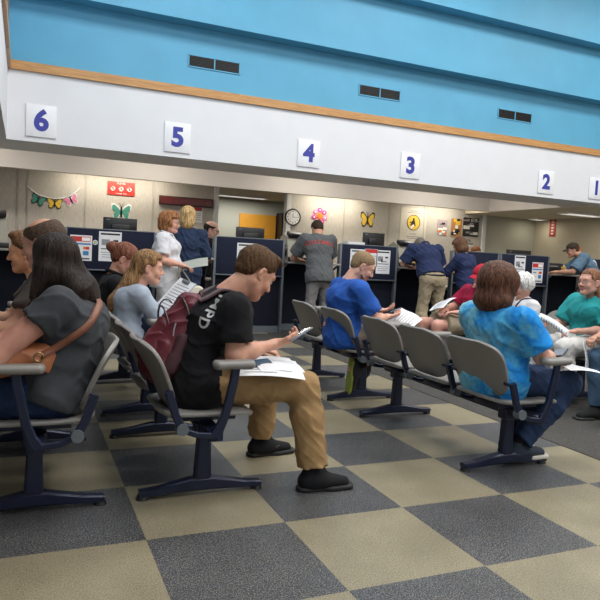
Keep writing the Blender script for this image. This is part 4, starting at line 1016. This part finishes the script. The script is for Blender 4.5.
greyw=person((.24,2.12,0),0,'person in a pale grey long-sleeved top with long light brown hair, writing',
  dict(N=(.035,0,.905),H=(.105,-.01,1.035),elR=(.22,-.22,.60),wrR=(.30,-.12,.76),elL=(.24,.2,.62),wrL=(.38,.12,.70),waist=(-.03,0,.67),chest=(-.03,0,.80),handR=(.7,.2,.2)),
  g=.86,female=True,sw=.155,skin=(.68,.38,.27),hs=1.0,hf=(.97,-.12,-.12),near=False,hair=dict(style='long',col=(.23,.125,.055),t=.012,amp=.003,freq=70,side=False,bare_ear=True,extra=[((-.06,0,.0),(-.105,-.01,-.12),.065,.062,1.3),((-.105,-.02,-.12),(-.185,-.02,-.27),.060,.055,1.4),((-.185,-.02,-.27),(-.225,-.02,-.38),.052,.015,1.3)],ells=[((.02,0,.075),(.062,.066,.045))]),
  top=dict(mat=fabric((.33,.38,.46)),sleeve=1.92,loose=.008,t=.010),bottom=dict(mat=denim((.02,.03,.06))),folda=.8)
bunw=person((.16,2.78,0),0,'person in a black top with auburn hair in a bun, head bowed',
  dict(N=(.03,0,.935),H=(.115,-.01,1.075),elR=(.14,-.22,.64),wrR=(.34,-.1,.66)),g=1.0,female=True,sw=.17,skin=(.62,.33,.24),hs=1.03,hf=(.82,-.25,-.48),
  hair=dict(style='long',col=(.17,.062,.036),t=.010,amp=.003,freq=70,side=False,bare_ear=True,ells=[((-.135,0,.030),(.045,.048,.045)),((-.06,0,-.01),(.05,.06,.06))]),top=dict(mat=BLACK,sleeve=1.9,loose=.008,collar=1),bottom=dict(mat=denim((.02,.03,.06))))
clip=empty('clipboard',(.52,2.0,.845),0,'white papers on a clipboard held by the woman in pale grey','clipboard'); clip.rotation_euler=(R(12),R(-48),R(8))
B('board',(0,0,0),(.30,.23,.005),plain('clipboard_grey',(.35,.36,.40),.5),clip,.002); B('papers',(0,0,.005),(.28,.22,.004),M_paper,clip); B('clip',(.13,0,.012),(.025,.09,.012),M_greytrim,clip,.003)
m=MB()
for k in range(9): m.box((.09-.025*k,0,.0075),(.006,.17,.0006))
m.build('print',M_greyp,clip)
e=empty('pen',(.56,1.93,.86),0,'dark pen in the hand of the woman in pale grey','pen'); m=MB(); m.cyl((-.03,-.02,-.05),(.05,.02,.06),.0045); m.build('barrel',M_blackp,e,True); m=MB(); m.cyl((-.03,-.02,-.05),(-.036,-.023,-.058),.004,.001); m.build('tip',M_greytrim,e)
ls=empty('lanyard_loop',(.44,1.90,.70),0,'dark looped cord beside the arm of the woman in pale grey','cord'); m=MB(); m.tube([(.09*math.cos(a)*.7,-.0,.13*math.sin(a)) for a in np.linspace(.9,5.3,24)],.005,6); m.build('cord',M_blackp,ls,True)
# --- man in blue
bluem=person((1.975,2.17,0),R(-4),'person in a bright blue T-shirt with cropped sandy hair, looking down at a phone',
  dict(N=(.035,0,.985),H=(.135,-.02,1.115),elR=(.17,-.25,.70),wrR=(.33,-.13,.71),elL=(.2,.24,.70),wrL=(.35,.06,.74),waist=(.0,0,.68),chest=(-.01,0,.84),kneeR=(.48,-.12,.50),kneeL=(.45,.14,.50),ankR=(.10,-.05,.27),ankL=(.22,.04,.25),toeR=(-.08,-.05,-1),toeL=(-.1,0,-1),handR=(.9,.25,.05)),
  g=1.08,sw=.195,skin=(.66,.38,.28),hs=1.0,hf=(.80,-.28,-.50),hair=dict(style='short',col=(.27,.18,.10),t=.003,amp=.001,line=.004),
  top=dict(mat=fabric((.022,.088,.36)),hem=-.08,sleeve=.82,loose=.022,t=.015),bottom=dict(mat=fabric((.20,.16,.12),'twill'),frac=1.0,loose=.025,name='shorts'),shoes=dict(col=(.03,.03,.035),sole=(.30,.34,.05)),palm=((0,.2,1),(0,0,1)),folda=1.5)
qf=bluem['q']; sdf('beard',[cap(qf(.018,.05,-.065),qf(.066,.02,-.098),.020,.022,.02),cap(qf(.018,-.05,-.065),qf(.066,-.02,-.098),.020,.022,.02),cap(qf(.068,-.02,-.1),qf(.068,.02,-.1),.024,.024,.02)],[],.005,hairshort((.20,.10,.05)),bluem['root'],post=lambda F,P:F+.0015*waves(P,150))
phone((2.42,2.12,.75),(R(15),R(-18),R(-75)),'dark phone held by the bearded man in blue',plain('phone_blue',(.05,.07,.12),.3))
paper('paper_sheet',(2.50,2.08,.665),.27,.21,(R(30),R(-30),R(20)),'white sheet held by the bearded man in blue',bend=.02)
# --- standing at the counters
curly=person((1.09,5.25,0),R(-22),'person in a white shirt with curly ginger hair and glasses, walking with papers',
  dict(N=(.01,0,1.335),H=(.055,0,1.475),hipR=(0,-.09,.82),hipL=(0,.09,.82),kneeR=(.10,-.1,.46),ankR=(.14,-.1,.09),kneeL=(-.02,.1,.46),ankL=(-.16,.1,.12),elR=(.02,-.25,1.03),wrR=(.24,-.2,.985),elL=(.05,.24,1.03),wrL=(.25,.08,.97)),
  sit=False,g=1.22,gb=1.1,female=True,skin=(.66,.36,.27),hs=.99,hf=(1,-.1,0),glasses=(.25,.2,.2),hair=dict(style='long',col=(.29,.125,.05),t=.038,amp=.014,freq=75,side=False,ells=[((-.06,0,-.03),(.08,.105,.08)),((.02,0,.095),(.085,.09,.055))],facex=.045,fringe=-.005),
  top=dict(mat=fabric((.66,.66,.70)),sleeve=.75,loose=.02,collar=1,hem=-.12),bottom=dict(mat=fabric((.55,.55,.58),'twill')),folda=1.3)
paper('papers_in_hand',(1.42,5.02,1.01),.30,.22,(R(28),R(-14),R(-20)),'folded grey-green papers held by the woman in white',mat=plain('greenish_paper',(.35,.37,.33),.6),lines=False)
tote=empty('handbag',(1.33,5.0,.62),0,'white handbag with a long strap carried by the woman in white','handbag')
sdf('bag_body',[cap((-.1,0,-.02),(.12,0,.03),.10,.09,.04,(0,0,1),1.1)],[],.008,plain('cream_bag',(.66,.62,.52),.5),tote,post=lambda F,P:np.maximum(F,np.abs(P[...,1])-.05)).data.shade_smooth()
m=MB(); m.tube([(-.06,0,.08),(-.10,.0,.24),(-.12,0,.36)],.008,6); m.tube([(.08,0,.1),(-.02,0,.24),(-.11,0,.36)],.008,6); m.build('strap',plain('strap_beige',(.45,.38,.28),.6),tote,True)
blonde=person((1.47,5.72,0),R(72),'person in a navy jacket with blonde bobbed hair, standing at the counter',
  dict(N=(.02,0,1.42),H=(.04,0,1.60),hipR=(0,-.09,.88),hipL=(0,.09,.88),elR=(.02,-.26,1.12),elL=(.06,.25,1.12),wrR=(.22,-.16,1.12),wrL=(.26,.15,1.12)),
  sit=False,g=1.12,gb=1.12,female=True,skin=(.64,.38,.28),hf=(1,-.25,-.1),hair=dict(style='long',col=(.48,.32,.145),t=.020,amp=.004,freq=60,ells=[((-.03,0,-.085),(.08,.098,.095))],facex=.05),
  top=dict(mat=fabric((.022,.035,.075),'twill'),sleeve=1.9,loose=.012,t=.018,hem=-.18),bottom=dict(mat=fabric((.018,.028,.06),'twill'),loose=.03),folda=2.0)
clerk=person((2.15,7.32,0),R(-15),'person behind the desk with balding head and glasses in a black shirt',
  dict(N=(.03,0,1.33),H=(.08,0,1.49),hipR=(0,-.09,.80),hipL=(0,.09,.80),kneeR=(.05,-.1,.44),kneeL=(.05,.1,.44),elR=(.06,-.24,1.02),wrR=(.3,-.15,1.0),elL=(.1,.24,1.02),wrL=(.32,.14,1.0)),
  sit=False,g=1.05,skin=(.66,.38,.30),hs=1.12,hf=(.97,-.2,-.2),glasses=(.02,.02,.02),hair=dict(style='balding',col=(.03,.022,.018),t=.010,amp=.002),top=dict(mat=BLACK,sleeve=.7,collar=1),bottom=dict(mat=BLACK))
greym=person((3.36,5.68,0),R(88),'person in a grey T-shirt with red lettering and grey shorts, leaning on the counter',
  dict(N=(.14,-.02,1.45),H=(.27,-.06,1.56),hipR=(-.06,-.09,.88),hipL=(-.06,.09,.88),kneeR=(.0,-.12,.48),kneeL=(-.04,.12,.48),ankR=(-.05,-.14,.09),ankL=(-.08,.13,.09),elR=(.28,-.30,1.12),wrR=(.46,-.10,1.10),elL=(.30,.28,1.12),wrL=(.48,.1,1.10)),
  sit=False,g=1.12,gb=1.08,sw=.20,skin=(.50,.27,.18),hf=(.80,0,-.60),hair=dict(style='short',col=(.045,.028,.02),t=.010,amp=.003),
  top=dict(mat=fabric((.095,.10,.105)),sleeve=.75,loose=.03,t=.022,hem=-.10),bottom=dict(mat=fabric((.21,.20,.20)),frac=1.15,loose=.05,t=.008,name='shorts'),folda=1.2)
me=text_mesh('OUTMAN',.095,.0004,.002,'CENTER',3,1.05)
for v in me.vertices: v.co.y-=v.co.x**2*.6
lat=Vector((0,-1,0)); upv=Vector((.2,0,.98)).normalized(); nrm=lat.cross(upv)
M=Matrix((lat,upv,nrm)).transposed().to_4x4(); M.translation=Vector((.07,0,1.35))+nrm*.3
decal('shirt_lettering',me,M,-nrm,greym['top'],plain('shirt_red',(.60,.06,.05),.6),greym['root'],.004)
polo=person((5.15,5.50,0),R(88),'person in a navy polo shirt and khaki trousers, leaning on the counter',
  dict(N=(.24,0,1.405),H=(.37,0,1.41),hipR=(-.04,-.09,.91),hipL=(-.04,.09,.91),kneeR=(.0,-.14,.48),kneeL=(.0,.13,.48),ankR=(-.02,-.17,.09),ankL=(-.02,.17,.09),elR=(.28,-.33,1.10),wrR=(.50,-.14,1.10),elL=(.30,.32,1.12),wrL=(.5,.12,1.10)),
  sit=False,g=1.18,gb=1.12,sw=.225,skin=(.55,.30,.22),hf=(.62,0,-.78),hair=dict(style='short',col=(.16,.14,.12),t=.008,amp=.002),
  top=dict(mat=NAVY,sleeve=.85,loose=.03,t=.018,hem=.06,collar=1),bottom=dict(mat=TAN,loose=.035,t=.014,frac=1.95),shoes=(.02,.018,.016),folda=1.5)
pl=polo['pel']; m=MB(); m.tube([(pl[0]+.02+.148*math.cos(a),.195*math.sin(a),pl[2]+.075) for a in np.linspace(0,2*PI,33)[:-1]],.016,6,True); m.build('belt',M_blackp,polo['root'],True)
navyw=person((5.93,5.62,0),R(112),'person in a navy top and jeans with bushy brown hair at the counter',
  dict(N=(.10,0,1.30),H=(.19,.02,1.44),hipR=(0,-.09,.83),hipL=(0,.09,.83),kneeR=(.02,-.1,.46),kneeL=(.02,.1,.46),elR=(.10,-.26,1.0),wrR=(.3,-.15,1.02),elL=(.26,.24,1.02),wrL=(.42,.1,1.06)),
  sit=False,g=1.15,gb=1.1,female=True,skin=(.60,.34,.25),hf=(.9,.15,-.45),hair=dict(style='long',col=(.12,.058,.033),t=.028,amp=.006,freq=70,ells=[((-.04,0,-.06),(.085,.105,.075))],facex=.045),
  top=dict(mat=NAVY,sleeve=1.5,loose=.02,t=.016,hem=-.10),bottom=dict(mat=denim((.07,.12,.22))),folda=1.4)
capm=person((8.62,5.62,0),R(140),'person in a slate blue T-shirt and brown cap, leaning on the counter',
  dict(N=(.26,0,1.42),H=(.40,0,1.50),hipR=(-.08,-.09,.90),hipL=(-.08,.09,.90),kneeR=(-.02,-.13,.48),kneeL=(-.02,.13,.48),ankR=(-.08,-.15,.09),ankL=(-.08,.15,.09),elR=(.44,-.28,1.13),wrR=(.60,-.02,1.11),elL=(.40,.30,1.13),wrL=(.66,.2,1.11)),
  sit=False,g=1.12,sw=.21,skin=(.50,.27,.18),hf=(.93,.2,-.30),hair=dict(style='short',col=(.06,.035,.025),t=.008),top=dict(mat=fabric((.10,.17,.245)),sleeve=.85,loose=.03,t=.018),bottom=dict(mat=denim()),folda=1.5)
def cap_hat(P,col,col2=None):
    q=P['q']; f,l,u=P['fr']; ax=np.array([f,l,u]); mt=fabric(col,'cap')
    c=sdf('cap',[ell(q(-.012,0,.050),(.110,.092,.088),ax,.01)],[],.006,mt,P['root'],post=lambda F,X:np.maximum(F,-((X-V3(q(0,0,.045)))@V3(u)-.10*((X-V3(q(0,0,.045)))@V3(f)))))
    m=MB(); m.grid(lambda a,b:Vector(q(.080+.075*b*math.cos((a-.5)*1.2)*(1-0*b),(a-.5)*.155*(1-.18*b),.052-.016*b-.10*(a-.5)**2)),12,6,.004); m.build('brim',mt if col2 is None else fabric(col2,'cap'),c,True)
    m=MB(); m.sph(q(-.012,0,.139),.007,8); m.build('button',mt,c,True)
cap_hat(capm,(.045,.032,.024))
me=text_mesh('Boats',.13,.0004,.006,'CENTER',3); lat=Vector((0,-1,0)); upv=Vector((.5,0,.87)).normalized(); nrm=lat.cross(upv)
M=Matrix((lat,upv,nrm)).transposed().to_4x4(); M.translation=Vector((.12,0,1.25))+nrm*.35
decal('shirt_lettering',me,M,-nrm,capm['top'],M_white,capm['root'],.004)
clerk2=person((7.58,7.62,0),R(-90),'person behind the desk with only the top of the head showing above the panel',
  dict(N=(.02,0,1.22),H=(.06,0,1.385),hipR=(0,-.09,.72),hipL=(0,.09,.72),kneeR=(.3,-.1,.6),kneeL=(.3,.1,.6),ankR=(.3,-.1,.09),ankL=(.3,.1,.09),elR=(.1,-.24,.95),wrR=(.3,-.14,.86),elL=(.1,.24,.95),wrL=(.3,.14,.86)),sit=False,skin=(.62,.36,.27),hf=(1,0,-.2),hair=dict(style='short',col=(.24,.09,.035),t=.012),top=dict(mat=BLACK),bottom=dict(mat=BLACK))
# --- right block, facing left
teal=person((4.20,1.66,0),PI,'person in a teal T-shirt and white trousers with glasses, holding a curled paper strip',
  dict(N=(.0,0,.94),H=(.075,.015,1.075),elL=(.06,.25,.67),wrL=(.26,.10,.65),elR=(.10,-.25,.66),wrR=(.27,-.19,.69),waist=(-.02,0,.68),kneeL=(.42,.12,.51),kneeR=(.45,-.12,.51),handL=(.8,-.5,-.1)),
  g=1.12,gb=1.12,female=True,skin=(.64,.36,.27),hf=(.98,.06,.02),glasses=(.20,.12,.10),hair=dict(style='long',col=(.19,.085,.045),t=.006,amp=.002,freq=70,side=False,bare_ear=True,extra=[((-.05,.03,-.03),(.0,.085,-.13),.045,.032,1.2),((.0,.085,-.13),(.03,.10,-.20),.032,.018,1.2)]),
  top=dict(mat=fabric((.025,.29,.30)),sleeve=.8,loose=.025,t=.014),bottom=dict(mat=fabric((.60,.59,.57),'twill'),frac=1.55,loose=.03,name='capri_trousers'),shoes=(.05,.05,.05),hands=(1,1),folda=1.4)
e=empty('curled_receipt',(3.84,1.70,.68),0,'long curled white printed strip held in both hands by the woman in teal','paper')
A_=Vector((-.01,.19,.055)); B_=Vector((.03,-.13,-.06)); ax_=(B_-A_)
m=MB(); m.grid(lambda u,v:A_+ax_*u+Vector((-.030*math.sin(v*PI),0,.075*(v-.5)))+Vector((0,0,.012*math.sin(u*4))),14,8,.002); m.build('strip',M_paper,e,True)
m=MB()
for k in range(9): m.grid(lambda u,v:A_+ax_*(.12+.085*k+u*.025)+Vector((-.0325-.0*u,0,.075*(v*.5-.25))),1,3,.0006)
m.build('print',M_greyp,e)
white=person((4.28,2.64,0),PI,'person with curly white hair and glasses in a white cardigan, head bowed',
  dict(N=(-.0,0,.83),H=(.03,.03,.985),elL=(.08,.22,.60),wrL=(.3,.1,.62),waist=(-.03,0,.64),chest=(-.03,0,.74)),g=1.02,female=True,sw=.165,skin=(.62,.35,.27),hs=.97,hf=(.85,-.30,-.35),glasses=(.05,.04,.04),
  hair=dict(style='long',col=(.72,.71,.69),t=.028,amp=.008,freq=75,side=False,bare_ear=False,ells=[((-.06,0,-.02),(.065,.08,.06))],facex=.035),top=dict(mat=fabric((.62,.62,.64)),sleeve=1.9,t=.014,loose=.01),bottom=dict(mat=fabric((.10,.11,.15),'twill')))
bm=bmesh.new(); bm.from_mesh(white['top'].data); bv3=BVHTree.FromBMesh(bm); bm.free()
key=[(.12,.02,.62),(.10,.05,.72),(.05,.09,.82),(-.02,.12,.86),(-.10,.12,.78),(-.13,.08,.66)]; pts=[]
for t in np.linspace(0,1,20):
    x=t*5; i=min(int(x),4); p=Vector(key[i]).lerp(Vector(key[i+1]),x-i); h_=bv3.find_nearest(p); pts.append(h_[0]+h_[1]*.005)
pb=empty('purse_strap',(4.28,2.64,0),PI,'thin dark strap across the shoulder in the white cardigan','strap'); ribbon('strap',pts,bv3,.018,.003,fabric((.03,.03,.06),'strap'),pb)
red=person((4.08,3.10,0),PI,'person in a crimson T-shirt, red cap and khaki shorts, reading papers',
  dict(N=(-.02,0,.93),H=(.015,.09,1.05),elL=(.12,.24,.66),wrL=(.33,.12,.66),kneeL=(.50,-.0,.51),kneeR=(.50,-.26,.51),ankL=(.50,.0,.09),ankR=(.48,-.26,.09)),g=1.1,skin=(.66,.36,.28),hf=(.95,-.1,-.3),
  hair=dict(style='short',col=(.08,.05,.03),t=.008),top=dict(mat=fabric((.30,.012,.045)),sleeve=.8,loose=.02),bottom=dict(mat=fabric((.36,.29,.20),'twill'),frac=.80,loose=.03,name='shorts'),shoes=(.45,.45,.45))
cap_hat(red,(.45,.02,.04),(.45,.02,.04))
paper('paper_sheet',(3.72,3.22,.73),.26,.20,(R(-14),R(-24),R(20)),'folded white papers held by the person in crimson',bend=.015)
edge=person((4.10,.98,0),PI,'person at the right edge in jeans with hands clasped, holding a paper',
  dict(N=(.03,0,.98),H=(.08,.0,1.13),elL=(.15,.24,.70),wrL=(.37,-.03,.70),elR=(.17,-.27,.70),wrR=(.37,-.17,.66),handL=(.8,-.35,-.1),handR=(.8,.1,-.15),kneeL=(.42,.16,.51),kneeR=(.39,-.14,.50),ankR=(.34,-.14,.09),ankL=(.36,.16,.09)),g=1.1,skin=(.50,.27,.18),hf=(.95,0,-.1),
  hair=dict(style='short',col=(.06,.04,.03)),top=dict(mat=fabric((.05,.05,.06)),sleeve=.7),bottom=dict(mat=denim((.08,.14,.22)),loose=.02),hcurl=.9)
paper('paper_sheet',(3.63,1.17,.50),.20,.24,(R(80),R(25),R(35)),'white folded sheet hanging from the hands at the right edge',bend=.012)
